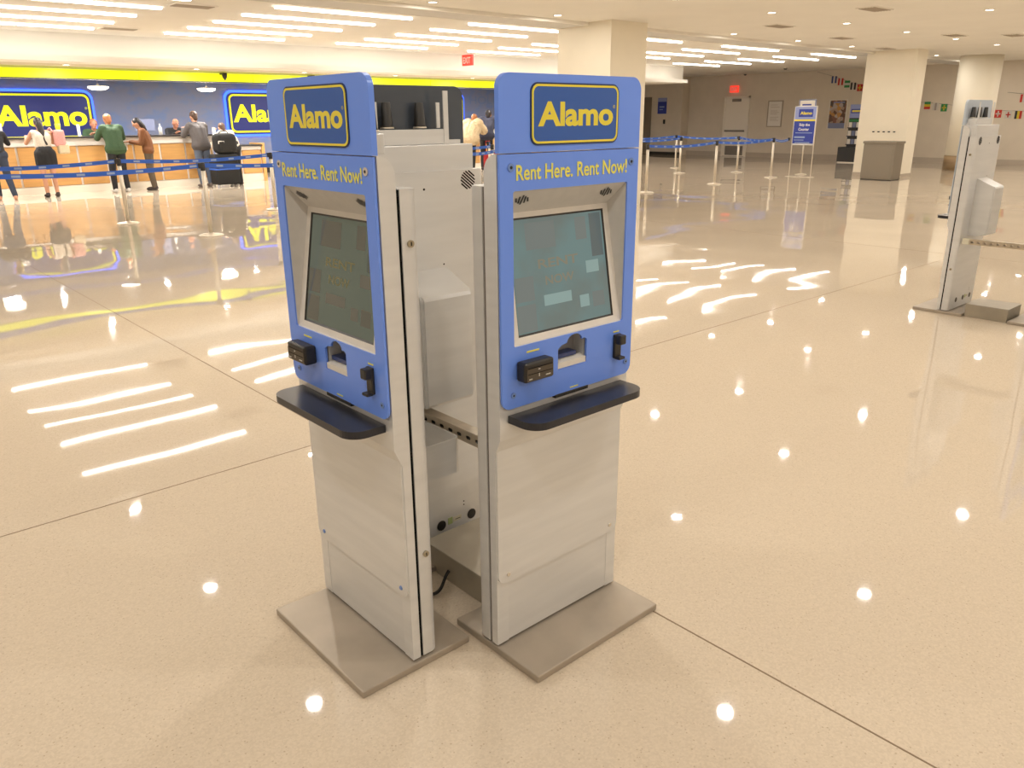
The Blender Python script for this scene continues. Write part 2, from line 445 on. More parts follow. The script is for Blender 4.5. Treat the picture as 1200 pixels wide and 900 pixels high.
def strip():
    r = empty('linear_light')
    for a in (0, 1.225):
        MB().box(a + .004, a + 1.212, -.04, .04, -.035, -.006, .012).build('diffuser', 'lamp_glow', r)
    MB().box(0, 2.44, -.035, .035, -.006, 0).build('backplate', 'white_trim', r)
    return r
sproto = strip(); first = True
ordn = ['first', 'second', 'third', 'fourth', 'fifth', 'sixth']
for gi, gx in enumerate((2.22, 5.9, 9.57, 13.25, 17.3, 21.5)):
    for k, gy in enumerate((11.9, 13.05, 14.2, 15.37, 16.55)):
        s_ = sproto if first else copy_tree(sproto); first = False
        s_.location = (gx, gy, ZC)
        tag(s_, 'white linear ceiling light, %s nearest in the %s bank counted from the left' % (ordn[k], ordn[gi]), 'light', 'banks of linear ceiling lights')
def vent(x, y, lab, rz=0):
    r = empty('ceiling_vent', (x, y, ZC), rz, lab, 'vent', 'ceiling air vents')
    MB().box(-.32, .32, -.16, .16, -.012, 0).build('frame', 'ceiling_paint', r)
    for k in range(6): MB().box(-.28, .28, -.13 + k * .047, -.105 + k * .047, -.02, -.012).build('slat', 'vent_metal', r)
vent(4.95, 12.6, 'flat air vent in the ceiling between the first and second banks of lights, nearer one')
vent(5.05, 16.4, 'flat air vent in the ceiling between the first two light banks, close to the cove')
vent(13.46, 6.46, 'air vent in the ceiling at the top edge right of the big column')
vent(19.2, 7.4, 'air vent in the ceiling just above the far square column')
vent(14.5, 8.75, 'air vent in the ceiling right of the big square column, beside the grey band')
vent(17.8, 9.2, 'air vent in the ceiling along the grey band, midway between both square columns')
vent(20.3, 6.6, 'air vent in the ceiling right of the far square column')
vent(21.5, 9.9, 'air vent in the ceiling beside the grey band, left of the far square column')
# pendants and soffit spots over the counter
def pendant():
    r = empty('pendant_light')
    MB().lathe([(.22, .0), (.22, .01), (.03, .02), (.02, .06)]).build('cap', 'white_trim', r)
    MB().lathe([(.08, -.075), (.15, -.065), (.215, -.03), (.22, 0)]).build('diffuser', 'pendant_glow', r)
    MB().cyl((0, 0, .06), (0, 0, .31), .004, seg=8).build('stem', 'steel', r)
    ld = bpy.data.lights.new('pendant_lamp', 'AREA'); ld.shape = 'DISK'; ld.size = .3; ld.energy = 45; ld.color = WARM
    lo = bpy.data.objects.new('lamp', ld); put(lo, r); lo.location = (0, 0, -.085)
    return r
pp = pendant()
for k, (x, lab) in enumerate(((5.80, 'round pendant lamp beside the right end of the left lit sign'), (8.34, 'round pendant lamp left of the second lit sign'),
        (3.26, 'round pendant lamp in front of the left lit sign'), (.72, 'round pendant lamp over the counter, left of the frame'), (10.9, 'round pendant lamp in front of the second lit sign'),
        (13.4, 'round pendant lamp behind the kiosk header, right of the second lit sign'), (15.95, 'round pendant lamp over the far desk beyond the kiosks'))):
    p = pp if k == 0 else copy_tree(pp); p.location = (x, 21.0, 2.37); tag(p, lab, 'light', 'pendant lamps over the counters')

# ------------------------------------------------------------------ the kiosk (local x left to right, y to the back, z up)
W = .542
OFF = (-W / 2, -.04, 0)
def kpart(mb, name, m, root): return mb.build(name, m, root, loc=OFF)
def sub(mb, name, m, parent): return mb.build(name, m, parent)
SB, ST = (.0075, 1.020), (.0585, 1.341)           # screen plane: (depth, height) at bottom and top
def onscreen(u, v, lift=0.0):
    """u,v in 0..1 on the tilted screen glass"""
    xl = .075 + (.082 - .075) * v; xr = .468 + (.462 - .468) * v
    y = SB[0] + (ST[0] - SB[0]) * v; z = SB[1] + (ST[1] - SB[1]) * v
    n = Vector((0, -(ST[1] - SB[1]), (ST[0] - SB[0]))).normalized()
    p = Vector((xl + (xr - xl) * u, y, z)) + n * lift
    return tuple(p)
def make_kiosk():
    R_ = empty('rental_kiosk')
    kpart(MB().box(-.004, .554, -.158, .237, 0, .024, .004), 'base_plate', 'base_metal', R_)
    # front housing: side cheeks with rounded top, header bar, apron with the wedge step
    hb = MB()
    arc = [(.006, 1.514)] + [(.010 + .047 * math.cos(PI / 2 * (1 - i / 10)), 1.464 + .050 * math.sin(PI / 2 * (1 - i / 10))) for i in range(11)]
    def cheek(x0, x1): hb.poly_prism([(.006, .73)] + arc + [(.057, .03), (.030, .03), (.030, .677)], 'x', x0, x1)
    cheek(0, .046); cheek(.497, W)
    hb.poly_prism([(.006, 1.421)] + arc + [(.057, 1.421)], 'x', .046, .497)
    for (xa, xb) in ((.046, .215), (.337, .497)):
        hb.poly_prism([(.006, .73), (.006, 1.0), (.06, 1.0), (.06, .30), (.03, .30), (.03, .677)], 'x', xa, xb)
    hb.poly_prism([(.006, .73), (.006, .895), (.06, .895), (.06, .30), (.03, .30), (.03, .677)], 'x', .215, .337)
    hb.box(.046, .497, .036, .06, .03, .30)
    kpart(hb, 'housing', 'silver_paint', R_)
    # removable lower cover
    lc = kpart(MB().plate([rr(.003, .539, .245, .69, (.03, .03, .004, .004))], .024, .0302), 'lower_cover', 'silver_paint', R_)
    for x in (.042, .505):
        s_ = sub(MB().cyl((x, .025, .272), (x, .021, .272), .0075, .006), 'screw', 'steel', lc)
    kpart(MB().box(.004, .538, .031, .037, .032, .243), 'kick_panel', 'silver_door', R_)
    # blue front panel with cut-outs
    disp = [(.216, .900), (.337, .900), (.337, .972), (.325, .978)]
    for i in range(9):
        a = PI * i / 8; disp.append((.285 + .032 * math.cos(a), .975 + .022 * math.sin(a)))
    disp += [(.232, .972), (.216, .962)]
    fp = kpart(MB().plate([rr(0, W, .823, 1.5125, (.03, .03, 0, 0)), rr(.046, .497, 1.0, 1.42, .006, 3)[::-1], disp[::-1]], -.006, .001), 'front_panel', 'blue_panel', R_)
    for (x, z, mm) in ((.038, 1.480, 'cap_pale'), (.508, 1.477, 'cap_pale')):
        sub(MB().cyl((x, -.006, z), (x, -.0085, z), .0105), 'cap', 'screw_blue', fp); sub(MB().cyl((x, -.0085, z), (x, -.0095, z), .004), 'cap_pin', 'cable', fp)
    for (x, z) in ((.041, .862), (.517, .864)):
        sub(MB().cyl((x, -.006, z), (x, -.009, z), .0085), 'screw', 'screw_blue', fp); sub(MB().cyl((x, -.009, z), (x, -.0095, z), .003), 'screw_slot', 'cable', fp)
    lettering('Rent Here. Rent Now!', .056, .490, 1.446, 1.486, -.0072, 'tag_yellow', fp, bold=.02)
    for (x0, x1, z0, z1) in ((.092, .140, .976, .981), (.268, .302, .832, .8355), (.456, .482, .968, .972)):
        sub(MB().box(x0, x1, -.0068, -.006, z0, z1), 'caption', 'tag_yellow', fp)
    # header sign
    hd = MB(); lp = rr(0, W, 1.5155, 1.707, (0, 0, .036, .036), 10)
    hd.plate([lp], -.006, .010); 
    hd.bm.normal_update()
    for f in hd.bm.faces:
        if all(v.co.y > .0099 for v in f.verts): f.material_index = 1
    hdo = kpart(hd, 'header_panel', ['blue_panel', 'header_back'], R_)
    lg = sub(MB().plate([rr(.106, .444, 1.532, 1.686, .024)], -.0085, -.006), 'logo_edge', 'logo_edge', hdo)
    sub(MB().plate([rr(.110, .440, 1.536, 1.682, .021), rr(.1155, .4345, 1.5415, 1.6765, .017)[::-1]], -.0098, -.0085), 'logo_border', 'logo_yellow', hdo)
    sub(MB().plate([rr(.1155, .4345, 1.5415, 1.6765, .017)], -.0092, -.0085), 'logo_field', 'logo_blue', hdo)
    lettering('Alamo', .131, .420, 1.578, 1.640, -.0096, 'logo_yellow', hdo, bold=.036)
    lettering('®', .4185, .4275, 1.623, 1.632, -.0096, 'logo_yellow', hdo)
    # screen surround: four sloping walls, tilted frame, glass
    sr = MB()
    o = [(.046, 1.0), (.497, 1.0), (.497, 1.42), (.046, 1.42)]
    fr = [(.048, .002, 1.003), (.495, .002, 1.003), (.482, .0605, 1.356), (.061, .0605, 1.356)]
    for i in range(4):
        a, b = o[i], o[(i + 1) % 4]
        sr.quad((a[0], -.001, a[1]), (b[0], -.001, b[1]), fr[(i + 1) % 4], fr[i])
    sro = kpart(sr, 'screen_surround', 'bezel', R_)
    fm = MB(); g = [onscreen(0, 0), onscreen(1, 0), onscreen(1, 1), onscreen(0, 1)]
    for i in range(4): fm.quad(fr[i], fr[(i + 1) % 4], g[(i + 1) % 4], g[i])
    sub(fm, 'frame', 'bezel_light', sro)
    gk = MB(); g2 = [onscreen(.012, .016, -.004), onscreen(.988, .016, -.004), onscreen(.988, .984, -.004), onscreen(.012, .984, -.004)]
    for i in range(4): gk.quad(g[i], g[(i + 1) % 4], g2[(i + 1) % 4], g2[i])
    sub(gk, 'gasket', 'black_plastic', sro)
    sgl = kpart(MB().quad(*g2), 'screen', 'screen_glass', R_)
    def rect(u0, v0, u1, v1, m, name):
        sub(MB().quad(onscreen(u0, v0, -.0035), onscreen(u1, v0, -.0035), onscreen(u1, v1, -.0035), onscreen(u0, v1, -.0035)), name, m, sgl)
    fs_ = lambda x, y, z: onscreen(x, z, -.0033)
    rect(.02, .03, .20, .26, 'screen_photo', 'picture'); rect(.02, .29, .20, .50, 'screen_photo', 'picture')
    rect(.16, .72, .46, .95, 'screen_photo', 'picture'); rect(.66, .14, .76, .25, 'screen_pale', 'picture')
    rect(.76, .44, .90, .55, 'screen_pale', 'picture'); rect(.80, .12, .93, .26, 'screen_photo', 'picture')
    rect(.84, .58, .97, .97, 'screen_dark', 'picture'); rect(.29, .22, .575, .315, 'screen_pale', 'button')
    rect(.68, .75, .80, .95, 'screen_photo', 'picture')
    lettering('RENT', .26, .68, .55, .63, 0, 'screen_word', sgl, .02, fn=fs_)
    lettering('NOW', .32, .62, .40, .48, 0, 'screen_word', sgl, .02, fn=fs_)
    # louvres in the top of the surround
    for xs in (.408, .075):
        lv = MB()
        for k in range(5):
            x = xs + k * .0105; q = .004 * (2 - abs(k - 2)) - .006
            lv.quad((x, .012 - q, 1.4045 + q * .9), (x + .006, .012 - q, 1.4045 + q * .9), (x + .014, .034 + q, 1.3815 - q * .9), (x + .008, .034 + q, 1.3815 - q * .9))
        kpart(lv, 'speaker_louvre', 'black_plastic', R_)
    # shelf
    sh = kpart(MB().poly_prism(rr(.030, .508, -.108, .004, (.055, .055, 0, 0), 8), 'z', .779, .801), 'shelf', 'shelf_black', R_)
    sub(MB().box(.11, .20, -.05, .004, .771, .779).box(.34, .43, -.05, .004, .771, .779), 'bracket', 'silver_paint', sh)
    # card reader
    cr = kpart(MB().box(.051, .163, -.046, -.006, .902, .960, .008, 3), 'card_reader', 'black_plastic', R_)
    sub(MB().plate([rr(.057, .157, .907, .944, .004)], -.0472, -.046), 'face', 'reader_grey', cr)
    for z in (.9265, .9435): sub(MB().box(.060, .154, -.0478, -.0472, z, z + .0016), 'groove', 'black_gap', cr)
    for (x, z, a, b) in ((.064, .9115, .012, .003), (.128, .914, .018, .003), (.101, .916, .003, .009), (.099, .936, .007, .003)):
        sub(MB().box(x, x + a, -.0478, -.0472, z, z + b), 'glyph', 'glyph', cr)
    # receipt dispenser
    dp = kpart(MB().box(.214, .340, .0052, .050, .898, .900).box(.212, .214, .0056, .05, .898, 1.0).box(.3385, .340, .0056, .05, .898, 1.0)
               .box(.212, .340, .048, .05, .898, 1.0).box(.212, .34, .0056, .05, .998, 1.0), 'dispenser', 'dispenser', R_)
    sub(MB().poly_prism([(-.004, .901), (-.004, .918), (.02, .924), (.02, .901)], 'x', .217, .3355), 'lip', 'bezel_light', dp)
    sub(MB().box(.22, .31, .012, .046, .926, .938), 'card_tray', 'card_blue', dp)
    # hand scanner
    sc = kpart(MB().box(.455, .485, -.016, -.006, .886, .963, .003).box(.458, .485, -.036, -.012, .932, .962, .004)
               .box(.457, .485, -.034, -.012, .884, .893, .003), 'scanner', 'black_plastic', R_)
    kpart(MB().box(.205, .347, -.0075, .0062, .8135, .8245, .002), 'paper_slot', 'black_plastic', R_)
    # dark joint and rear door with rounded corners
    kpart(MB().box(.004, .04, .056, .068, .03, 1.43).box(W - .04, W - .004, .056, .068, .03, 1.43).box(.04, W - .04, .064, .068, 1.36, 1.425), 'gap_seal', 'black_gap', R_)
    door = [(0, .067), (W, .067), (W, .098)]
    for i in range(7):
        a = PI / 2 * i / 6; door.append((W - .022 + .022 * math.cos(a), .098 + .024 * math.sin(a)))
    for i in range(7):
        a = PI / 2 + PI / 2 * i / 6; door.append((.022 + .022 * math.cos(a), .098 + .024 * math.sin(a)))
    dm = MB().poly_prism(door, 'z', .030, 1.432)
    do = kpart(dm, 'rear_door', 'silver_door', R_)
    for z in (1.293, .378):
        sub(MB().cyl((W, .092, z), (W + .006, .092, z), .0095), 'lock', 'lock_brass', do)
        sub(MB().box(W + .006, W + .0066, .090, .094, z - .005, z + .005), 'keyhole', 'cable', do)
    for x in (.098, .247, .396): sub(MB().cyl((x, .1215, .102), (x, .1235, .102), .021), 'vent_plug', 'black_plastic', do)
    sub(MB().box(.150, .190, .122, .123, .098, .118), 'sticker', 'sticker', do); sub(MB().box(.193, .215, .122, .123, .094, .122), 'sticker', 'sticker_green', do)
    sub(MB().box(.155, .180, .1230, .1232, .105, .108), 'print', 'cable', do)
    for x in (.075, .467):
        gr = MB()
        for k in range(-3, 4):
            t_ = k * .0088; hw = math.sqrt(.031 ** 2 - t_ * t_); cx, cz = x - .6 * t_, 1.395 + .8 * t_
            p = [(cx - .8 * hw, cz - .6 * hw), (cx + .8 * hw, cz + .6 * hw), (cx + .8 * hw - .0027, cz + .6 * hw + .0036), (cx - .8 * hw - .0027, cz - .6 * hw + .0036)]
            gr.poly_prism(p, 'y', .1215, .1232)
        sub(gr, 'speaker_grille', 'black_gap', do)
    for (x, z, r) in ((.262, 1.375, .004), (.135, .17, .003), (.135, .155, .003), (.19, 1.115, .003)): sub(MB().cyl((x, .1215, z), (x, .1228, z), r, seg=10), 'hole', 'black_gap', do)
    # top housing, tray with posts, upright brackets
    tr = kpart(MB().box(.108, .495, .012, .062, 1.517, 1.566, .002), 'post_tray', 'silver_paint', R_)
    for x in (.208, .339, .470):
        p = sub(MB().lathe([(.0205, 0), (.0195, .004), (.0145, .074), (.013, .077)], (x, .037, 1.575), 16), 'post', 'black_plastic', tr)
        sub(MB().lathe([(.024, 0), (.022, .005)], (x, .037, 1.570), 16), 'post_ring', 'steel', tr)
    for x in (.106, .416):
        b_ = kpart(MB().box(x, x + .020, .0105, .064, 1.505, 1.518).box(x, x + .020, .060, .064, 1.522, 1.690), 'header_bracket', 'silver_paint', R_)
    for x in (.139, .389): kpart(MB().box(x, x + .014, .056, .060, 1.570, 1.652), 'header_bracket', 'silver_paint', R_)
    kpart(MB().box(.03, .09, .0102, .03, 1.512, 1.53).box(W - .09, W - .03, .0102, .03, 1.512, 1.53), 'header_foot', 'silver_paint', R_)
    # rear equipment hood
    hp = [(.1215, .645), (.1215, 1.104), (.260, 1.042), (.266, 1.03), (.266, .668), (.254, .655), (.19, .645)]
    hm = MB().poly_prism(hp, 'x', .180, .390)
    bmesh.ops.bevel(hm.bm, geom=[e for e in hm.bm.edges if abs(e.verts[0].co.x - e.verts[1].co.x) < 1e-5 and min(v.co.y for v in e.verts) > .14], offset=.008, segments=3, affect='EDGES')
    kpart(hm, 'rear_hood', 'silver_door', R_)
    # sheet metal cable bracket
    outer = [(.540, .123), (.540, .42), (.536, .435), (.525, .442), (.405, .442), (.394, .438), (.386, .424), (.386, .123)]
    inner = [(.390, .123), (.390, .423), (.397, .434), (.406, .438), (.524, .438), (.532, .433), (.536, .42), (.536, .123)]
    kpart(MB().poly_prism(outer + inner, 'z', .490, .612), 'cable_bracket', 'silver_paint', R_)
    return R_
def kplace(k, lx_origin, ly_origin, rz):
    """world position of local (0,0) -> root position"""
    c, s = math.cos(rz), math.sin(rz); dx, dy = W / 2, .04
    k.location = (lx_origin + c * dx - s * dy, ly_origin + s * dx + c * dy, 0); k.rotation_euler = (0, 0, rz)
GRP = 'self-service rental kiosks'
def add_top_housing(root): MB().box(.030, W - .030, .012, .100, 1.40, 1.5165, .003).build('top_housing', 'silver_door', root, loc=OFF)
kr = make_kiosk(); kplace(kr, 1.3419, 1.5668, 0)
tag(kr, 'silver and blue rental kiosk in the middle, its lit front facing right of camera', 'kiosk', GRP)
kl = copy_tree(kr, skip=('rear_hood', 'cable_bracket')); kplace(kl, 1.0736, 2.2567, -PI / 2)
tag(kl, 'left silver and blue rental kiosk, front turned left, two locks on its narrow side', 'kiosk', GRP)
k3 = copy_tree(kr); kplace(k3, 1.843, 2.35, PI)
for c in k3.children:
    if c.name.startswith('base_plate'):          # trimmed where the left kiosk's plate lies
        c.data = c.data.copy()
        for v in c.data.vertices:
            if v.co.x > .5: v.co.x -= .05
tag(k3, 'rental kiosk seen from its grey back between the two front kiosks', 'kiosk', GRP)
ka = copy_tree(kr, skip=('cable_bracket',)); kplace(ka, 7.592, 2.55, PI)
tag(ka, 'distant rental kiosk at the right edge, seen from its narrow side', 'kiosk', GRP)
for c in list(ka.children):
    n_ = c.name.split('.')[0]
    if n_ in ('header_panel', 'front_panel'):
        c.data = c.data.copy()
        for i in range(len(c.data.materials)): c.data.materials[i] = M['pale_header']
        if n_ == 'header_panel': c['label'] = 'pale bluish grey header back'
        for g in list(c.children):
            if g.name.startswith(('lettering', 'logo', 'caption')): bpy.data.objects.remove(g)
add_top_housing(k3); add_top_housing(ka)
kb = copy_tree(kr, skip=('cable_bracket',)); kplace(kb, 7.046, 1.735, 0)
tag(kb, 'rental kiosk cut off by the right frame edge, only its base plate corner showing', 'kiosk', GRP)
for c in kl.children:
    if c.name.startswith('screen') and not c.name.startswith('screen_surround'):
        c['label'] = 'dim display with brown reflections painted in'
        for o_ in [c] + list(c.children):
            o_.data = o_.data.copy(); o_.data.materials[0] = M[o_.data.materials[0].name + '_reflect_tint']
for c in kl.children:
    if c.name.startswith('lower_cover'):
        for g in c.children: g.data = g.data.copy(); g.data.materials[0] = M['screw_blue']; g['label'] = 'small blue screw'
for c in kr.children:
    if c.name.startswith('gap_seal'): c.data = c.data.copy(); c.data.materials[0] = M['seal_grey']
# clear two label-bearing parts: the left kiosk's caps are pale peeled discs
for c in kl.children:
    if c.name.startswith('front_panel'):
        for g in c.children:
            if g.name.split('.')[0] == 'cap': g.data = g.data.copy(); g.data.materials[0] = M['cap_pale']; g['label'] = 'pale worn round cap'
def strut(x, ya, yb, z, lab, w=.041):
    r = empty('strut_rail', (x, (ya + yb) / 2, z), 0, lab, 'rail', 'perforated metal rails joining kiosk backs')
    L_ = (yb - ya) / 2
    MB().box(-w / 2, w / 2, -L_, L_, .0, .002).build('web', 'strut_metal', r)
    for sx in (-1, 1):
        loops = [[(-L_, -.04), (L_, -.04), (L_, 0), (-L_, 0)]]; k = -L_ + .03
        while k < L_ - .04:
            loops.append(rr(k, k + .024, -.027, -.014, .006, 3)[::-1]); k += .048
        mb = MB().plate(loops, -.001, .001)
        for v in mb.bm.verts: v.co = Vector((sx * w / 2 + v.co.y, v.co.x, v.co.z))
        mb.build('flange', 'strut_metal', r)
    MB().box(-w / 2 + .001, w / 2 - .001, -L_, L_, -.040, -.039).build('liner', 'black_plastic', r)
    MB().box(-w / 2 - .002, w / 2 + .002, L_ - .05, L_, -.042, .003).build('end_clip', 'sticker', r)
strut(1.490, 1.696, 2.208, .632, 'perforated metal rail bridging the gap between the left and right front kiosks')
strut(7.085, 1.862, 2.412, .632, 'perforated metal rail reaching right from the back of the distant kiosk')
def cover_box(x0, x1, y0, y1, lab, ext=0):
    r = empty('cable_cover', ((x0 + x1) / 2, (y0 + y1) / 2, 0), 0, lab, 'cover', 'grey cable cover boxes on the floor')
    a, b = (x1 - x0) / 2, (y1 - y0) / 2
    bb = MB().box(-a, a, -b, b, 0, .105, .003)
    if ext: bb.box(-a, a, b - .004, b + ext, .026, .105)
    bb.build('body', 'box_metal', r)
    MB().box(-a - .002, a + .002, -b - .002, b + ext + .002, .105, .109, .002).build('lid', 'box_metal', r)
cover_box(1.475, 1.78, 1.812, 2.105, 'low grey metal cable cover on the floor between the front kiosks', .065)
cover_box(7.075, 7.375, 1.985, 2.305, 'low grey metal cable cover on the floor behind the distant kiosk')
def path_tube(name, pts, r, m, n=6):
    cu = bpy.data.curves.new(name, 'CURVE'); cu.dimensions = '3D'; cu.bevel_depth = r; cu.bevel_resolution = 2; cu.use_fill_caps = True
    sp = cu.splines.new('NURBS'); sp.points.add(len(pts) - 1); sp.use_endpoint_u = True; sp.order_u = 4
    for p, q in zip(sp.points, pts): p.co = (*q, 1)
    o_ = bpy.data.objects.new('t', cu); COL.objects.link(o_)
    me = bpy.data.meshes.new_from_object(o_.evaluated_get(bpy.context.evaluated_depsgraph_get())); bpy.data.objects.remove(o_); bpy.data.curves.remove(cu)
    me.materials.clear(); me.materials.append(M[m])
    o_ = bpy.data.objects.new(name, me); COL.objects.link(o_); return o_
tag(path_tube('power_cable', [(1.33, 2.02, .008), (1.37, 1.98, .008), (1.42, 1.99, .008), (1.45, 2.02, .03), (1.472, 2.02, .05)], .006, 'cable'),
    'thin black cable on the floor beside the grey cable cover', 'cable')

# ------------------------------------------------------------------ rental counters and lit signs
def counter(name_lab, xa, xb, yf, ztop, zw0, zw1, mull, endpost=False):
    r = empty('service_counter', ((xa + xb) / 2, yf + .35, 0), 0, name_lab, 'counter')
    ox, oy = (xa + xb) / 2, yf + .35
    def B(x0, x1, y0, y1, z0, z1, name, m, bev=0): return MB().box(x0 - ox, x1 - ox, y0 - oy, y1 - oy, z0, z1, bev).build(name, m, r)
    B(xa, xb, yf + .03, yf + .7, .0, ztop - .04, 'body', 'counter_white')
    B(xa, xb, yf - .02, yf + .04, zw1, ztop - .035, 'front_band', 'counter_white', .006)
    B(xa, xb, yf - .005, yf + .035, 0, zw0, 'kick', 'counter_kick')
    B(xa - .02, xb + .02, yf - .08, yf + .74, ztop - .035, ztop, 'top', 'counter_top', .006)
    xs = [xa] + [x for x in mull if xa < x < xb] + [xb]
    for a, b in zip(xs, xs[1:]): B(a + .025, b - .025, yf, yf + .035, zw0 + .012, zw1 - .012, 'panel', 'counter_wood', .003)
    if endpost: B(xb, xb + .09, yf - .05, yf + .72, 0, ztop + .04, 'end_post', 'counter_wood', .004)
    return r
counter('long wood-fronted service counter with white band under the left lit sign', -.9, 8.45, 21.3, 1.27, .17, 1.07, [3.94 + .63 * k for k in range(-8, 8)])
counter('short lower wood-fronted desk right of the black luggage', 8.85, 9.85, 21.5, .97, .21, .84, [9.28], True)
counter('wood-fronted desk far behind the gap between the two front kiosks', 15.6, 20.2, 21.3, 1.30, .17, 1.07, [15.6 + .63 * k for k in range(1, 8)])
def lit_sign(x0, zz, lab):
    wd, z0, z1 = 2.5, zz, zz + 1.22
    r = empty('lit_sign', (x0 + wd / 2, 24.9, z0), 0, lab, 'sign'); h = wd / 2; H_ = z1 - z0
    MB().plate([rr(-h - .07, h + .07, -.07, H_ + .07, .26)], .0, .03).build('halo', 'halo_blue', r)
    MB().plate([rr(-h, h, 0, H_, .2)], -.06, -.005).build('face', 'sign_blue', r)
    MB().plate([rr(-h + .05, h - .05, .05, H_ - .05, .16), rr(-h + .10, h - .10, .10, H_ - .10, .12)[::-1]], -.07, -.06).build('border', 'sign_yellow', r)
    lettering('Alamo', -h + .14, h - .17, .35, .88, -.075, 'sign_yellow', r, bold=.034)
    lettering('®', h - .19, h - .13, .78, .84, -.075, 'sign_yellow', r)
lit_sign(4.12, 1.14, 'left backlit blue and yellow sign with blue glowing edge over the long counter')
lit_sign(10.45, 1.19, 'second backlit blue and yellow sign, half hidden behind the left kiosk')
lit_sign(17.12, 1.22, 'third backlit sign, only a sliver showing right of the middle kiosk header')
wl = tag(lettering('HOLIDAY', 20.0, 22.4, 2.12, 2.40, 24.94, 'wall_lettering', None), 'faint blue lettering on the blue wall right of the third sign', 'lettering')
wl.name = 'wall_lettering'

# small things on the long counter
def thing1(o, lab, cat, grp=None): return tag(o, lab, cat, grp)
zc = 1.27
thing1(MB().lathe([(.045, 0), (.045, .16), (.03, .19), (.016, .22), (.016, .27)], (7.25, 21.55, zc), 12).build('bottle', 'white'), 'white pump bottle on the long counter left of the man in grey', 'bottle')
thing1(MB().lathe([(.07, 0), (.075, .30), (.07, .31)], (3.72, 21.5, zc), 14).build('canister', 'counter_white'), 'pale tall canister on the counter right of the leftmost person', 'canister')
thing1(MB().lathe([(.06, 0), (.06, .22), (.05, .24)], (3.42, 21.55, zc), 14).build('cup', 'sticker'), 'yellowish tall cup on the counter beside the leftmost person', 'cup')
thing1(MB().lathe([(.055, 0), (.04, .03), (.02, .06), (.03, .11), (.055, .2), (.06, .29), (.045, .30)], (4.92, 21.5, zc), 14).build('trophy_vase', 'sign_yellow'), 'small yellow vase-like ornament on the counter right of the long-haired woman', 'vase')
thing1(MB().box(5.33, 5.39, 21.5, 21.56, zc, zc + .27, .006).build('card_stand', 'white'), 'narrow white card stand on the counter left of the man in green', 'stand')
def monitor(x, y, z, lab, m):
    r = empty('monitor', (x, y, z), 0, lab, 'monitor')
    MB().box(-.11, .11, -.07, .07, 0, .015, .004).build('foot', 'black_plastic', r)
    MB().box(-.02, .02, -.015, .015, .015, .14).build('stem', 'black_plastic', r)
    MB().box(-.24, .24, -.03, .0, .10, .38, .008).build('back', m, r)
monitor(6.95, 21.75, zc, 'pale lilac panel on the counter behind the woman in brown', 'poster_bluegrey')
monitor(18.9, 21.6, 1.30, 'dark monitor on the far desk behind the kiosk gap', 'black_plastic')

# ------------------------------------------------------------------ queue stanchions
ZB = 1.0
def stanchion(x, y, lab, to=()):
    r = empty('queue_stanchion', (x, y, 0), 0, lab, 'stanchion', 'belt barrier stanchions')
    MB().lathe([(.175, 0), (.175, .012), (.15, .022), (.05, .032), (.03, .05)], seg=28).build('base', 'steel', r)
    MB().cyl((0, 0, .03), (0, 0, ZB - .06), .031, seg=14).build('post', 'steel', r)
    MB().lathe([(.032, ZB - .08), (.034, ZB - .07), (.034, ZB + .02), (.026, ZB + .035)], seg=14).build('head', 'black_plastic', r)
    for (tx, ty) in to:
        d = Vector((tx - x, ty - y, 0)); L_ = d.length; d.normalize(); n = Vector((-d.y, d.x, 0))
        mb = MB(); pr_ = MB(); N = 16
        def P(t, off, z): 
            q = d * (t * L_) + n * off; return (q.x, q.y, ZB - .005 + z - .05 * math.sin(PI * t))
        for i in range(N):
            a, b = .014 + (.972) * i / N, .014 + (.972) * (i + 1) / N
            for o1, o2 in ((-.0012, .0012),):
                mb.quad(P(a, o1, -.03), P(b, o1, -.03), P(b, o1, .03), P(a, o1, .03))
                mb.quad(P(a, o2, -.03), P(b, o2, -.03), P(b, o2, .03), P(a, o2, .03))
            c = (a + b) / 2; e = .05 / L_
            for o1 in ((-.0020, .0020) if i % 2 else ()): pr_.quad(P(c - e, o1, -.014), P(c + e, o1, -.014), P(c + e, o1, .014), P(c - e, o1, .014))
        bo = mb.build('belt', 'belt_blue', r, normals=False); tag(pr_.build('belt_print', 'belt_print', bo, normals=False), kind='stuff')
        e = d * (L_ - .045); MB().box(e.x - .02, e.x + .02, e.y - .02, e.y + .02, ZB - .045, ZB + .03).build('clip', 'black_plastic', r)
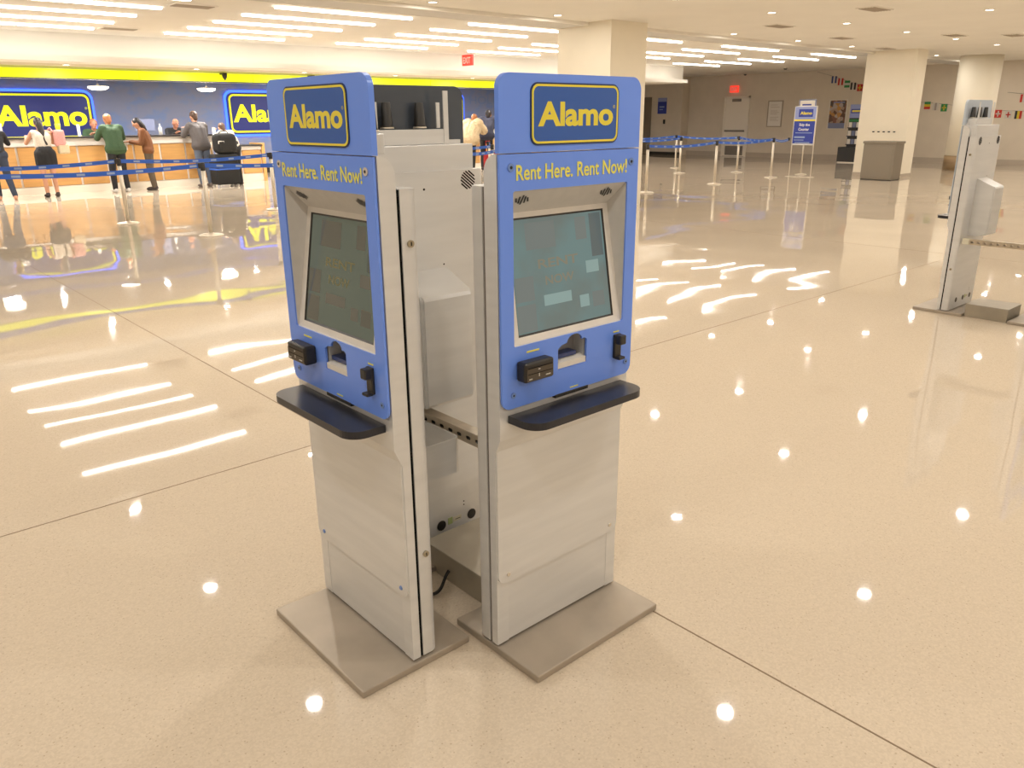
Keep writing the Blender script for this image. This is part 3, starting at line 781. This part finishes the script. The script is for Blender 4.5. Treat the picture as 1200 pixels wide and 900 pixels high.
st = [
 (4.01, 14.07, 'steel belt stanchion before the counter, left one of the farther belt line', [(6.72, 14.3)]),
 (1.30, 14.0, 'steel belt stanchion outside the left frame edge, in the farther belt line', [(4.01, 14.07)]),
 (6.72, 14.3, 'steel belt stanchion whose base peeks out left of the left kiosk', [(9.43, 14.3)]),
 (9.43, 14.3, 'steel belt stanchion hidden behind the left kiosk', [(12.1, 14.3)]),
 (12.1, 14.3, 'steel belt stanchion seen through the gap beside the middle kiosk', [(13.6, 16.2)]),
 (13.6, 16.2, 'steel belt stanchion behind the right kiosk, farthest in the kiosk gap', []),
 (4.44, 11.67, 'steel belt stanchion nearest the camera on the left, before the black luggage', [(6.9, 11.9)]),
 (1.40, 11.6, 'steel belt stanchion outside the left frame edge, in the nearer belt line', [(4.44, 11.67)]),
 (6.9, 11.9, 'steel belt stanchion hidden behind the left kiosk header', [(9.3, 12.1)]),
 (9.3, 12.1, 'steel belt stanchion behind the middle kiosk', [(10.9, 12.6)]),
 (10.9, 12.6, 'steel belt stanchion behind the right kiosk header', []),
 (14.14, 11.46, 'steel belt stanchion directly right of the big square column', [(17.1, 11.72)]),
 (17.1, 11.72, 'steel belt stanchion standing alone left of the white door, nearest of its line', [(20.04, 11.94)]),
 (20.04, 11.94, 'steel belt stanchion left of the blue standing sign', [(20.62, 11.80)]),
 (19.83, 14.84, 'steel belt stanchion, nearer of the close pair under the small blue wall notice', []),
 (21.75, 16.46, 'steel belt stanchion, farther of the close pair under the small blue wall notice', [(21.24, 13.8)]),
 (21.24, 13.8, 'steel belt stanchion in front of the white door', [(20.04, 11.94)]),
 (17.3, 14.9, 'steel belt stanchion hidden behind the big column, nearer one', [(19.83, 14.84)]),
 (18.9, 16.7, 'steel belt stanchion hidden behind the big column, farther one', [(21.75, 16.46)]),
]
for a in st: stanchion(*a)

# ------------------------------------------------------------------ right hand side
R90 = -PI / 2                       # local x runs to the viewer's right, -y faces the hall
fsn = empty('floor_sign', (20.7, 11.46, 0), R90, 'standing blue poster sign with yellow stripe and skip-the-counter wording', 'sign')
for x in (-.325, .31): MB().box(x, x + .015, -.008, .008, .012, 1.84).build('upright', 'steel', fsn)
MB().box(-.36, .36, -.14, .14, 0, .012, .003).build('base', 'steel', fsn)
pb = MB().box(-.32, .32, -.018, -.008, .84, 1.84).build('board', 'white', fsn)
MB().box(-.30, .30, -.020, -.018, 1.50, 1.82).build('header_field', 'sign_lightblue', pb)
MB().box(-.30, .30, -.020, -.018, 1.455, 1.50).build('stripe', 'logo_yellow', pb)
MB().box(-.30, .30, -.020, -.018, .88, 1.455).build('blue_field', 'sign_deep', pb)
MB().box(-.19, .22, -.021, -.020, 1.56, 1.76).build('logo_field', 'sign_deep', pb)
lettering('Alamo', -.15, .19, 1.62, 1.70, -.0215, 'logo_yellow', pb, bold=.04)
lettering('Skip the', -.15, .16, 1.31, 1.40, -.0205, 'white', pb, bold=.03)
lettering('Counter', -.16, .15, 1.21, 1.285, -.0205, 'white', pb, bold=.03)
for (a, b, z, h) in ((-.24, .25, 1.145, .018), (-.26, .05, 1.02, .045), (-.26, .02, .96, .02), (-.23, .20, .895, .022)):
    MB().box(a, b, -.0205, -.020, z, z + h).build('text_line', 'belt_print', pb)
s2 = empty('post_sign', (21.55, 11.90, 0), R90, 'small pale sign on a post peeking out above the blue standing sign', 'sign')
MB().lathe([(.16, 0), (.16, .015), (.03, .04)]).build('base', 'steel', s2); MB().cyl((0, 0, .03), (0, 0, 1.3), .02, seg=12).build('post', 'steel', s2)
p2 = MB().box(-.25, .25, -.02, .0, 1.30, 2.02).build('board', 'poster_bluegrey', s2)
MB().box(-.22, .22, -.022, -.02, 1.80, 1.99).build('paper', 'paper', p2); MB().box(-.15, .12, -.023, -.022, 1.86, 1.90).build('text_line', 'sign_deep', p2)

bn = empty('trash_bin', (21.2, 9.48, 0), R90, 'low grey metal waste bin beside the far square column', 'bin')
MB().box(-.41, .41, -.25, .25, .02, .90, .01).build('body', 'bin_metal', bn)
MB().box(-.43, .43, -.27, .27, .90, .96, .012).build('lid', 'bin_metal', bn)
MB().box(-.36, .36, -.256, -.249, .07, .82, .002).build('door', 'bin_metal', bn)
MB().box(-.40, .40, -.24, .24, 0, .02).build('foot', 'black_plastic', bn)

d1 = struct(empty('door_1', (29.8, 19.58, 0), R90))
MB().box(-.60, -.52, -.06, 0, 0, 2.36).box(.52, .60, -.06, 0, 0, 2.36).box(-.60, .60, -.06, 0, 2.30, 2.36).build('frame', 'door_paint', d1)
lf = MB().box(-.515, .515, -.04, 0, .01, 2.295).build('leaf', 'door_paint', d1)
MB().box(-.48, .46, -.10, -.055, .98, 1.05, .005).build('push_bar', 'bin_metal', lf); MB().box(-.2, .2, -.09, -.04, 2.16, 2.27, .005).build('closer', 'bin_metal', lf)
MB().box(-.42, .44, -.043, -.04, .05, .42).build('kick_plate', 'bin_metal', lf)
d2 = struct(empty('door_2', (29.3, 24.2, 0), R90))
MB().box(-.5, .5, -.03, 0, .01, 2.35).build('leaf', 'door_dark', d2); MB().box(.5, .56, -.04, 0, 0, 2.42).box(-.56, -.5, -.04, 0, 0, 2.42).box(-.56, .56, -.04, 0, 2.35, 2.42).build('frame', 'door_dark', d2)
def exit_sign(loc, lab, hang):
    r = empty('exit_sign', loc, R90, lab, 'sign')
    MB().box(-.2, .2, -.03, .03, 0, .26, .006).build('housing', 'exit_red', r)
    lettering('EXIT', -.15, .15, .05, .20, -.032, 'white', r, bold=.02)
    if hang: MB().cyl((0, 0, .26), (0, 0, hang), .01, seg=8).build('stem', 'white_trim', r)
exit_sign((29.76, 19.75, 2.52), 'red lit exit sign above the white door', 0)
exit_sign((13.6, 17.0, 2.88), 'red lit exit sign hanging from the ceiling near the cove', .32)
nb = empty('notice_board', (29.8, 17.82, 1.17), R90, 'framed pale notice on the wall right of the white door', 'notice')
MB().plate([rr(-.33, .33, 0, 1.0, .005), rr(-.29, .29, .04, .96, .005)[::-1]], -.03, 0).build('frame', 'vent_metal', nb)
nbp = MB().box(-.29, .29, -.015, 0, .04, .96).build('sheet', 'paper', nb)
for k, z in enumerate((.82, .74, .60, .54, .48, .36, .30, .24)): MB().box(-.2, .1 + .08 * (k % 2), -.016, -.015, z, z + .025).build('text_line', 'paper_print', nbp)
ws = empty('wall_notice', (29.3, 23.05, 1.72), R90, 'small blue and white notice on the recessed wall', 'notice')
MB().box(-.24, .24, -.012, 0, 0, .66).build('plate', 'sign_deep', ws); MB().box(-.24, .24, -.014, -.012, .50, .66).build('header_field', 'sign_lightblue', ws)
MB().box(-.14, .12, -.0145, -.012, .26, .31).box(-.14, .05, -.0145, -.012, .16, .19).build('text_line', 'belt_print', ws)
tag(MB().box(29.27, 29.3, 22.85, 22.95, 1.30, 1.48, .005).build('wall_box', 'black_plastic'), 'small black wall box below the small blue notice', 'box')
po = empty('wall_poster', (29.8, 15.22, 1.10), R90, 'colourful poster with blue caption strip on the wall by the rack', 'poster')
MB().plate([rr(-.36, .36, 0, 1.05, .004), rr(-.32, .32, .03, 1.02, .004)[::-1]], -.025, 0).build('frame', 'white_trim', po)
MB().box(-.32, .32, -.012, 0, .22, 1.02).build('picture', 'poster_photo', po); MB().box(-.32, .32, -.012, 0, .03, .22).build('caption', 'poster_bluegrey', po)
MB().box(-.2, .24, -.013, -.012, .93, .98).build('title', 'poster_bluegrey', po)
rk = empty('brochure_rack', (28.35, 13.72, 0), R90, 'tall black brochure rack with blue and yellow header behind the square column', 'rack')
MB().box(-.28, .32, -.05, .18, .50, 1.50, .004).build('back', 'black_plastic', rk)
hb_ = MB().box(-.28, .32, -.06, .02, 1.50, 1.95, .004).build('header', 'sign_lightblue', rk)
MB().box(-.24, .30, -.063, -.06, 1.66, 1.80).build('stripe', 'sign_deep', hb_); MB().box(-.20, .26, -.065, -.063, 1.70, 1.76).build('lettering_bar', 'logo_yellow', hb_)
for z in (.60, .88, 1.16):
    sf = MB().box(-.26, .30, -.16, -.05, z, z + .03).build('shelf', 'black_plastic', rk)
    for k in range(4): MB().box(-.24 + k * .135, -.13 + k * .135, -.11, -.09, z + .03, z + .20).build('leaflet', ('paper', 'poster_bluegrey', 'white', 'paper_print')[k], sf)
MB().box(-.28, .32, -.055, -.05, 1.38, 1.46).build('title_strip', 'flag_green', rk)
MB().box(-.45, .35, -.30, .20, 0.03, .53, .01).build('cabinet', 'black_plastic', rk); MB().box(-.42, .3, -.28, .18, 0, .03).build('foot', 'steel', rk)

# bunting of small national flags along the far wall
def flag(parent, y, z, stripes, vert=False, cross=None, sc=1.0):
    wd, ht = .20 * sc, .24 * sc; mb = MB(); n = len(stripes)
    names = list(dict.fromkeys(stripes + ([cross] if cross else [])))
    x0 = -y
    for k, c in enumerate(stripes):
        mb.mi = names.index(c)
        if vert: mb.box(x0 - wd / 2 + wd * k / n, x0 - wd / 2 + wd * (k + 1) / n, -.004, .004, z - ht, z)
        else: mb.box(x0 - wd / 2, x0 + wd / 2, -.004, .004, z - ht * (k + 1) / n, z - ht * k / n)
    if cross:
        mb.mi = names.index(cross)
        mb.box(x0 - .02, x0 + .02, -.006, .006, z - ht * .85, z - ht * .15); mb.box(x0 - .07, x0 + .07, -.006, .006, z - ht * .58, z - ht * .42)
    mb.build('flag', names, parent)
def bunting(pts, flags, lab):
    r = empty('flag_bunting', (29.79, 0, 0), R90, lab, 'bunting', 'strings of small flags on the far wall')
    mb = MB(); mb.tube([(-y, 0, z) for y, z in pts], .004, 6); mb.build('cord', 'black_plastic', r)
    for f in flags: flag(r, *f)
bunting([(16.2, 3.15), (15.5, 2.96), (15.02, 2.80), (14.5, 2.64), (13.6, 2.40)],
        [(15.50, 2.97, ['flag_blue', 'flag_white', 'flag_blue'], True), (15.24, 2.89, ['flag_red', 'flag_white', 'flag_red'], True), (14.98, 2.80, ['flag_green', 'flag_white', 'flag_green']),
         (14.74, 2.72, ['flag_black', 'flag_white', 'flag_black'], True), (14.48, 2.66, ['flag_red'], False, 'flag_yellow')],
        'string of small flags sloping down towards the far square column')
bunting([(12.5, 2.02), (11.75, 1.96), (10.9, 1.85)],
        [(12.02, 2.01, ['flag_green', 'flag_yellow', 'flag_red']), (11.74, 1.97, ['flag_white', 'flag_grey', 'flag_white'], True), (11.46, 1.93, ['flag_green'], False, 'flag_yellow')],
        'string of small flags between the far square column and the round column')
bunting([(10.5, 1.80), (9.75, 1.70), (8.6, 1.66)],
        [(10.06, 1.75, ['flag_black', 'flag_white', 'flag_red'], True), (9.76, 1.72, ['flag_red'], False, 'flag_white'), (9.46, 1.69, ['flag_white'], False, 'flag_red'), (9.17, 1.68, ['flag_black', 'flag_yellow', 'flag_red'], True)],
        'string of small flags right of the round column, lower one')
bunting([(9.6, 2.25), (9.17, 2.2), (8.2, 2.05)], [(9.10, 2.18, ['flag_red', 'flag_white', 'flag_red'], True)], 'short stretch of flag string at the right frame edge, upper one')
for (x, y, z, lab) in ((29.3, 19.0, 3.2, 'small dark dome camera on the ceiling above the white door'), (27.0, 15.9, 3.2, 'small dark ceiling camera beyond the last bank of lights')):
    r = empty('dome_camera', (x, y, z), 0, lab, 'camera')
    MB().lathe([(.07, -.03), (.08, 0)], seg=16).build('mount', 'white_trim', r); MB().ball((0, 0, -.03), .06, 12, (1, 1, .8)).build('dome', 'black_plastic', r)
for (x, lab) in ((8.05, 'dark hanging camera on the yellow fascia above the man in grey'), (10.3, 'dark hanging camera on the yellow fascia behind the left kiosk header'), (16.9, 'dark hanging camera at the right end of the yellow fascia')):
    r = empty('fascia_camera', (x, 19.10, 2.62), 0, lab, 'camera')
    MB().box(-.05, .05, -.03, .16, -.01, .03).build('mount', 'black_plastic', r); MB().lathe([(.005, -.14), (.05, -.07), (.06, -.01)], seg=14).build('dome', 'black_plastic', r)

# ------------------------------------------------------------------ luggage
sc_ = empty('suitcase', (8.30, 20.36, 0), .1, 'large black upright suitcase with a blue band beside the man in grey', 'suitcase')
MB().box(-.31, .31, -.2, .2, .06, .80, .05, 3).build('shell', 'case_black', sc_); MB().box(-.312, .312, -.202, .202, .42, .46).build('band', 'belt_blue', sc_)
for x in (-.25, .25):
    for y in (-.14, .14): MB().cyl((x - .015, y, .03), (x + .015, y, .03), .03, seg=12).build('wheel', 'shoe_white', sc_)
MB().tube([(-.2, .15, .8), (-.2, .15, 1.08), (-.06, .15, 1.08), (-.06, .15, .8)], .011).build('handle', 'steel', sc_)
df = empty('duffel_bag', (8.36, 20.38, .80), .1, 'black soft duffel bag resting on the black suitcase', 'bag')
MB().box(-.29, .29, -.22, .12, .004, .50, .13, 4).build('body', 'case_black', df); MB().tube([(-.15, -.05, .47), (-.08, -.05, .55), (.08, -.05, .55), (.15, -.05, .47)], .012).build('strap', 'case_black', df)
MB().tube([(-.24, -.2, .25), (-.24, -.21, .31), (-.10, -.21, .31), (-.10, -.2, .1)], .012).build('pale_handle', 'white', df)
rs = empty('suitcase', (14.75, 17.5, 0), .4, 'red upright suitcase seen through the gap beside the right kiosk', 'suitcase')
MB().box(-.22, .22, -.14, .14, .05, .72, .04, 3).build('shell', 'case_red', rs)
MB().tube([(-.12, .1, .72), (-.12, .1, 1.0), (.12, .1, 1.0), (.12, .1, .72)], .01).build('handle', 'case_red', rs)
for x in (-.16, .16): MB().cyl((x - .012, 0, .028), (x + .012, 0, .028), .028, seg=10).build('wheel', 'black_plastic', rs)

# ------------------------------------------------------------------ people
def capsule(bm, p0, r0_, p1, r1_, seg=10):
    p0, p1 = Vector(p0), Vector(p1); d = p1 - p0; L_ = d.length
    d = d / L_ if L_ > 1e-6 else Vector((0, 0, 1)); u = d.orthogonal().normalized(); v = d.cross(u)
    rings = []
    for k in range(1, 5):
        a = -PI / 2 + PI / 2 * k / 4.0; rings.append((p0 + d * (r0_ * math.sin(a)), r0_ * math.cos(a)))
    for k in range(0, 4):
        a = PI / 2 * k / 4.0; rings.append((p1 + d * (r1_ * math.sin(a)), r1_ * math.cos(a)))
    R = [[bm.verts.new(c + (u * math.cos(2 * PI * i / seg) + v * math.sin(2 * PI * i / seg)) * r) for i in range(seg)] for c, r in rings]
    for a, b in zip(R, R[1:]):
        for i in range(seg): bm.faces.new((a[i], a[(i + 1) % seg], b[(i + 1) % seg], b[i]))
    s0 = bm.verts.new(p0 - d * r0_); s1 = bm.verts.new(p1 + d * r1_)
    for i in range(seg): bm.faces.new((s0, R[0][(i + 1) % seg], R[0][i])); bm.faces.new((s1, R[-1][i], R[-1][(i + 1) % seg]))
def fuse(blobs, name, m, parent, vox=.012, smooth=4):
    """one continuous skin grown over tapered limbs"""
    bm = bmesh.new()
    for b in blobs:
        if b[0] == 'c': capsule(bm, *b[1:])
        elif b[0] == 'e':
            r = bmesh.ops.create_uvsphere(bm, u_segments=14, v_segments=10, radius=1)
            for v in r['verts']: v.co = Vector(b[1]) + (b[3] @ Vector((v.co.x * b[2][0], v.co.y * b[2][1], v.co.z * b[2][2])))
    me = bpy.data.meshes.new('t'); bm.to_mesh(me); bm.free()
    t = bpy.data.objects.new('t', me); COL.objects.link(t)
    md = t.modifiers.new('r', 'REMESH'); md.mode = 'VOXEL'; md.voxel_size = vox
    sm = t.modifiers.new('s', 'SMOOTH'); sm.iterations = smooth; sm.factor = .5
    out = bpy.data.meshes.new_from_object(t.evaluated_get(bpy.context.evaluated_depsgraph_get()))
    bpy.data.objects.remove(t); bpy.data.meshes.remove(me)
    out.name = name; out.materials.clear(); out.materials.append(M[m])
    for p in out.polygons: p.use_smooth = True
    o = bpy.data.objects.new(name, out); return put(o, parent)
from mathutils import Euler
BASE = dict(pel=(0, 0, .96), wai=(0, .0, 1.12), che=(0, .0, 1.30), nk=(0, -.01, 1.45), hd=(0, .03, 1.60),
            shL=(-.175, -.01, 1.395), elL=(-.22, -.03, 1.12), wrL=(-.20, .10, .90), shR=(.175, -.01, 1.395), elR=(.22, -.03, 1.12), wrR=(.20, .10, .90),
            hipL=(-.09, 0, .93), knL=(-.10, .02, .50), anL=(-.10, -.03, .085), hipR=(.09, 0, .93), knR=(.10, .02, .50), anR=(.10, -.03, .085))
def person(label, loc, rz, pose={}, top='cloth_grey', bottom='cloth_black', shoes='shoe_dark', hair='hair_brown', skin='skin', head=(0, 0, 0), scale=1.0,
           long_hair=0, skirt=False, sleeves=True, bald=False, fluffy=0, jacket=0.0):
    r = empty('person', loc, rz, label, 'person'); r.scale = (scale,) * 3
    J = {k: Vector(v) for k, v in BASE.items()}
    for k, v in pose.items(): J[k] = Vector(v)
    E = Euler([math.radians(a) for a in head]).to_matrix(); I3 = Matrix.Identity(3)
    lat = (J['shR'] - J['shL']).normalized(); hl = (J['hipR'] - J['hipL']).normalized()
    hd = J['hd']
    def H_(x, y, z): return hd + E @ Vector((x, y, z))
    def torso(g):
        b = [('c', J['hipL'] + hl * 0, .105 + g, J['hipR'], .105 + g), ('c', J['pel'] - hl * .06, .108 + g, J['wai'] - lat * .055, .098 + g), ('c', J['pel'] + hl * .06, .108 + g, J['wai'] + lat * .055, .098 + g),
             ('c', J['wai'] - lat * .055, .098 + g, J['che'] - lat * .07, .11 + g), ('c', J['wai'] + lat * .055, .098 + g, J['che'] + lat * .07, .11 + g),
             ('c', J['che'] - lat * .08, .105 + g, J['shL'] + lat * .035, .062 + g), ('c', J['che'] + lat * .08, .105 + g, J['shR'] - lat * .035, .062 + g),
             ('c', J['shL'] + lat * .02, .058 + g, J['nk'] - Vector((0, 0, .03)), .055 + g * .6), ('c', J['shR'] - lat * .02, .058 + g, J['nk'] - Vector((0, 0, .03)), .055 + g * .6), ('c', J['che'], .10 + g, J['nk'] - Vector((0, 0, .05)), .06 + g * .6)]
        return b
    def arm(s, g, end=1.0):
        a, b, c = J['sh' + s], J['el' + s], J['wr' + s]
        c2 = b + (c - b) * end
        return [('c', a, .052 + g, b, .041 + g), ('c', b, .041 + g, c2, .03 + g)]
    def leg(s, g, end=1.0):
        a, b, c = J['hip' + s], J['kn' + s], J['an' + s]
        return [('c', a, .088 + g, b, .058 + g), ('c', b, .057 + g, b + (c - b) * end, .04 + g)]
    B = torso(0) + arm('L', 0) + arm('R', 0) + leg('L', 0) + leg('R', 0)
    B += [('c', J['nk'] - Vector((0, 0, .04)), .054, hd - Vector((0, .015, .05)), .05), ('e', H_(0, 0, .01), (.077, .095, .108), E), ('e', H_(0, .03, -.065), (.052, .055, .05), E),
          ('c', H_(0, .088, .01), .012, H_(0, .106, -.022), .014), ('e', H_(-.078, -.005, -.01), (.012, .022, .032), E), ('e', H_(.078, -.005, -.01), (.012, .022, .032), E)]
    for s, sg in (('L', -1), ('R', 1)):
        w_, e_ = J['wr' + s], J['el' + s]; d = (w_ - e_).normalized()
        side = d.cross(Vector((0, 0, 1)));  side = side.normalized() if side.length > .2 else Vector((1, 0, 0))
        up = side.cross(d)
        B.append(('c', w_ + d * .01 - side * .012, .024, w_ + d * .075 - side * .018, .020)); B.append(('c', w_ + d * .01 + side * .012, .024, w_ + d * .075 + side * .018, .020))
        for k, ln in enumerate((.060, .072, .068, .052)):
            f0 = w_ + d * .085 + side * (-.033 + .022 * k); f1 = f0 + d * ln * .55 - up * .008; f2 = f1 + d * ln * .4 - up * .026
            B.append(('c', f0, .0095, f1, .009)); B.append(('c', f1, .009, f2, .008))
        t0 = w_ + d * .03 + side * (.032 * -sg); t1 = t0 + d * .035 + side * (.024 * -sg) - up * .006; B.append(('c', t0, .013, t1, .011)); B.append(('c', t1, .011, t1 + d * .03, .009))
        a_ = J['an' + s]; B.append(('c', a_ + Vector((0, -.02, -.045)), .036, a_ + Vector((.012 * sg, .14, -.055)), .028))
    body = fuse(B, 'body', skin, r, .0085, 3)
    for s in (-1, 1):
        MB().ball(H_(.032 * s, .083, .012), .011, 8).build('eye', 'eye', body)
    mo = MB().ball((0, 0, 0), .018, 8, (1, .35, .3)).build('mouth', 'mouth', body); mo.location = H_(0, .086, -.05); mo.rotation_euler = E.to_euler()
    # clothing
    g = .014 + jacket
    T = torso(g) + (arm('L', .012 + jacket * .6, .97) + arm('R', .012 + jacket * .6, .97) if sleeves else [])
    if sleeves is False:
        T = [('c', J['wai'] - lat * .055 - Vector((0, 0, .03)), .105, J['wai'] - lat * .055, .108), ('c', J['wai'] + lat * .055 - Vector((0, 0, .03)), .105, J['wai'] + lat * .055, .108)] + T[3:6] + [T[9]]
    up_ = fuse(T, 'coat' if fluffy else 'top', top, r, .012, 3)
    if fluffy:
        for v in up_.data.vertices: v.co += Vector(v.normal) * random.uniform(0, fluffy)
    P = [] if skirt else [('c', J['hipL'], .112 + .014, J['hipR'], .112 + .014), ('c', J['pel'] - hl * .05, .118, J['pel'] - hl * .05 + Vector((0, 0, .08)), .108), ('c', J['pel'] + hl * .05, .118, J['pel'] + hl * .05 + Vector((0, 0, .08)), .108)]
    if skirt:
        P += [('c', J['hipL'] + Vector((-.01, 0, 0)), .125, J['hipL'] + Vector((-.02, .01, -.20)), .115), ('c', J['hipR'] + Vector((.01, 0, 0)), .125, J['hipR'] + Vector((.02, .01, -.20)), .115), ('c', J['pel'] - Vector((0, 0, .03)), .12, J['pel'] - Vector((0, 0, .25)), .115)]
        P += [('c', J['pel'] - hl * .055 + Vector((0, 0, .03)), .122, J['pel'] - hl * .055 + Vector((0, 0, .05)), .118), ('c', J['pel'] + hl * .055 + Vector((0, 0, .03)), .122, J['pel'] + hl * .055 + Vector((0, 0, .05)), .118)]
        fuse(P, 'skirt', bottom, r, .012, 3)
    else:
        fuse(P + leg('L', .016, .98) + leg('R', .016, .98), 'trousers', bottom, r, .012, 3)
    for s, sg in (('L', -1), ('R', 1)):
        a_ = J['an' + s]
        fuse([('c', a_ + Vector((0, -.025, -.045)), .043, a_ + Vector((.012 * sg, .15, -.052)), .034), ('c', a_ + Vector((0, -.01, -.01)), .045, a_ + Vector((0, .03, -.04)), .04)], 'shoe', shoes, r, .010, 2)
    if not bald:
        h = [('e', H_(0, -.018, .035), (.088, .096, .098), E), ('c', H_(0, -.05, 0), .065, H_(0, -.055, -.05), .055)]
        if long_hair: h += [('c', H_(0, -.06, -.02), .072, H_(.02, -.085, -long_hair * .55), .062), ('c', H_(.02, -.085, -long_hair * .55), .062, H_(.05, -.10, -long_hair), .03)]
        fuse(h, 'hair', hair, r, .012, 2)
    return r
# leaning pose for those at the counter: arms reach forward to the counter top (1.27 m)
lean = dict(che=(0, .10, 1.27), nk=(0, .16, 1.41), hd=(0, .24, 1.54), shL=(-.19, .11, 1.36), shR=(.19, .11, 1.36), elL=(-.27, .25, 1.16), elR=(.27, .25, 1.16), wrL=(-.16, .44, 1.29), wrR=(.16, .44, 1.29), wai=(0, .03, 1.11))
person('person in dark top and dark jeans at the counter, cut by the left frame edge', (3.42, 20.55, 0), -.1,
       dict(lean, knR=(.12, -.04, .5), anR=(.18, -.18, .085)), 'cloth_black', 'cloth_darkjeans', 'skin', 'hair_black', head=(-18, 0, 0))
person('person with long dark hair, white sleeveless top, short black skirt and bare legs', (4.33, 20.45, 0), .05,
       dict(lean, wrL=(-.2, .46, 1.27), wrR=(.18, .42, 1.29), che=(0, .04, 1.29), nk=(0, .07, 1.43), hd=(0, .12, 1.57), shL=(-.18, .04, 1.37), shR=(.18, .04, 1.37)), 'cloth_white', 'cloth_black', 'shoe_dark', 'hair_black', head=(-10, 0, 0), long_hair=.46, skirt=True, sleeves=False, scale=1.0)
bg = empty('shoulder_bag', (4.72, 20.48, .92), .1, 'pink and cream shoulder bag hanging beside the long-haired woman', 'bag')
MB().box(-.12, .12, -.07, .07, .0, .22, .04, 3).build('body', 'bag_cream', bg)
MB().box(-.17, .07, -.08, .06, .16, .52, .06, 3).build('scarf', 'cloth_pink', bg); MB().tube([(-.12, 0, .4), (-.2, .02, .56), (-.24, .08, .5)], .018).build('strap', 'cloth_pink', bg)
person('person in a dark green sweatshirt, black trousers and white shoes leaning on the counter', (5.86, 20.62, 0), .05, dict(lean, anL=(-.15, -.03, .085), knL=(-.13, .02, .5), anR=(.12, -.03, .085)),
       'cloth_green', 'cloth_black', 'shoe_white', 'hair_ginger', 'skin_red', head=(-18, 0, 0), scale=1.06, jacket=.02)
br_ = dict(che=(0, .05, 1.28), nk=(0, .10, 1.42), hd=(0, .17, 1.55), shL=(-.165, .05, 1.37), shR=(.165, .05, 1.37), elL=(-.19, .12, 1.10), elR=(.19, .12, 1.10), wrL=(-.10, .36, 1.13), wrR=(.10, .36, 1.13))
person('person in a brown jacket and grey trousers looking down at papers in both hands', (6.62, 20.72, 0), 1.15, br_, 'cloth_brown', 'cloth_taupe', 'shoe_dark', 'hair_black', head=(-25, 0, 0), long_hair=.2, jacket=.008)
pp_ = empty('paper_bundle', (6.19, 20.92, 1.06), 1.15, 'folded papers and a small white bag held by the person in brown', 'papers')
MB().box(-.08, .08, -.05, .09, .07, .082).build('sheet', 'poster_bluegrey', pp_); MB().box(-.06, .08, -.02, .08, -.12, .07, .02).build('pouch', 'white', pp_)
person('tall person in a dark grey jacket and blue jeans leaning at the counter, back turned', (7.92, 20.72, 0), .12, dict(lean, hd=(.0, .20, 1.57), nk=(0, .14, 1.42)), 'cloth_grey', 'cloth_jeans', 'mat_grey', 'hair_brown', 'skin', head=(-12, 0, 10), scale=1.08, jacket=.022)
person('person in a pale shirt bending over behind the black luggage', (8.74, 20.70, 0), .25, dict(lean, che=(0, .22, 1.20), nk=(0, .32, 1.31), hd=(0, .40, 1.42), shL=(-.18, .24, 1.30), shR=(.18, .24, 1.30), elL=(-.26, .36, 1.20), elR=(.26, .30, 1.10), wrL=(-.15, .52, 1.36), wrR=(.12, .42, 1.34)),
       'cloth_white', 'cloth_black', 'shoe_dark', 'hair_brown', head=(-15, 0, 0))
person('bald agent in black behind the long counter, left of the tall person in grey', (7.9, 22.62, 0), PI + .2, dict(lean), 'cloth_black', 'cloth_black', 'shoe_dark', 'hair_brown', 'skin_red', head=(-10, 0, 0), bald=True)
person('agent in dark clothes behind the counter beside the left sign, facing the hall', (5.93, 22.6, 0), PI, dict(lean), 'cloth_green', 'cloth_black', 'shoe_dark', 'hair_ginger', 'skin_red', head=(-10, 0, 0))
bend = dict(wai=(0, .06, 1.10), che=(0, .22, 1.22), nk=(0, .32, 1.34), hd=(0, .38, 1.47), shL=(-.18, .24, 1.32), shR=(.18, .24, 1.32), elL=(-.26, .42, 1.14), elR=(.26, .42, 1.14), wrL=(-.15, .56, 1.20), wrR=(.15, .56, 1.20))
person('person with ginger hair in a fluffy cream coat bending over the far desk', (15.88, 19.85, 0), -1.1, bend, 'cloth_cream', 'cloth_black', 'shoe_dark', 'hair_ginger', 'skin', head=(-10, 0, -20), fluffy=.035, jacket=.07, scale=1.08)
person('dark-haired person in a navy coat leaning at the far desk beyond the cream coat', (17.0, 20.4, 0), -.9, bend, 'cloth_navy', 'cloth_black', 'shoe_dark', 'hair_black', 'skin_dark', head=(-5, 0, 0), scale=1.16, jacket=.035)
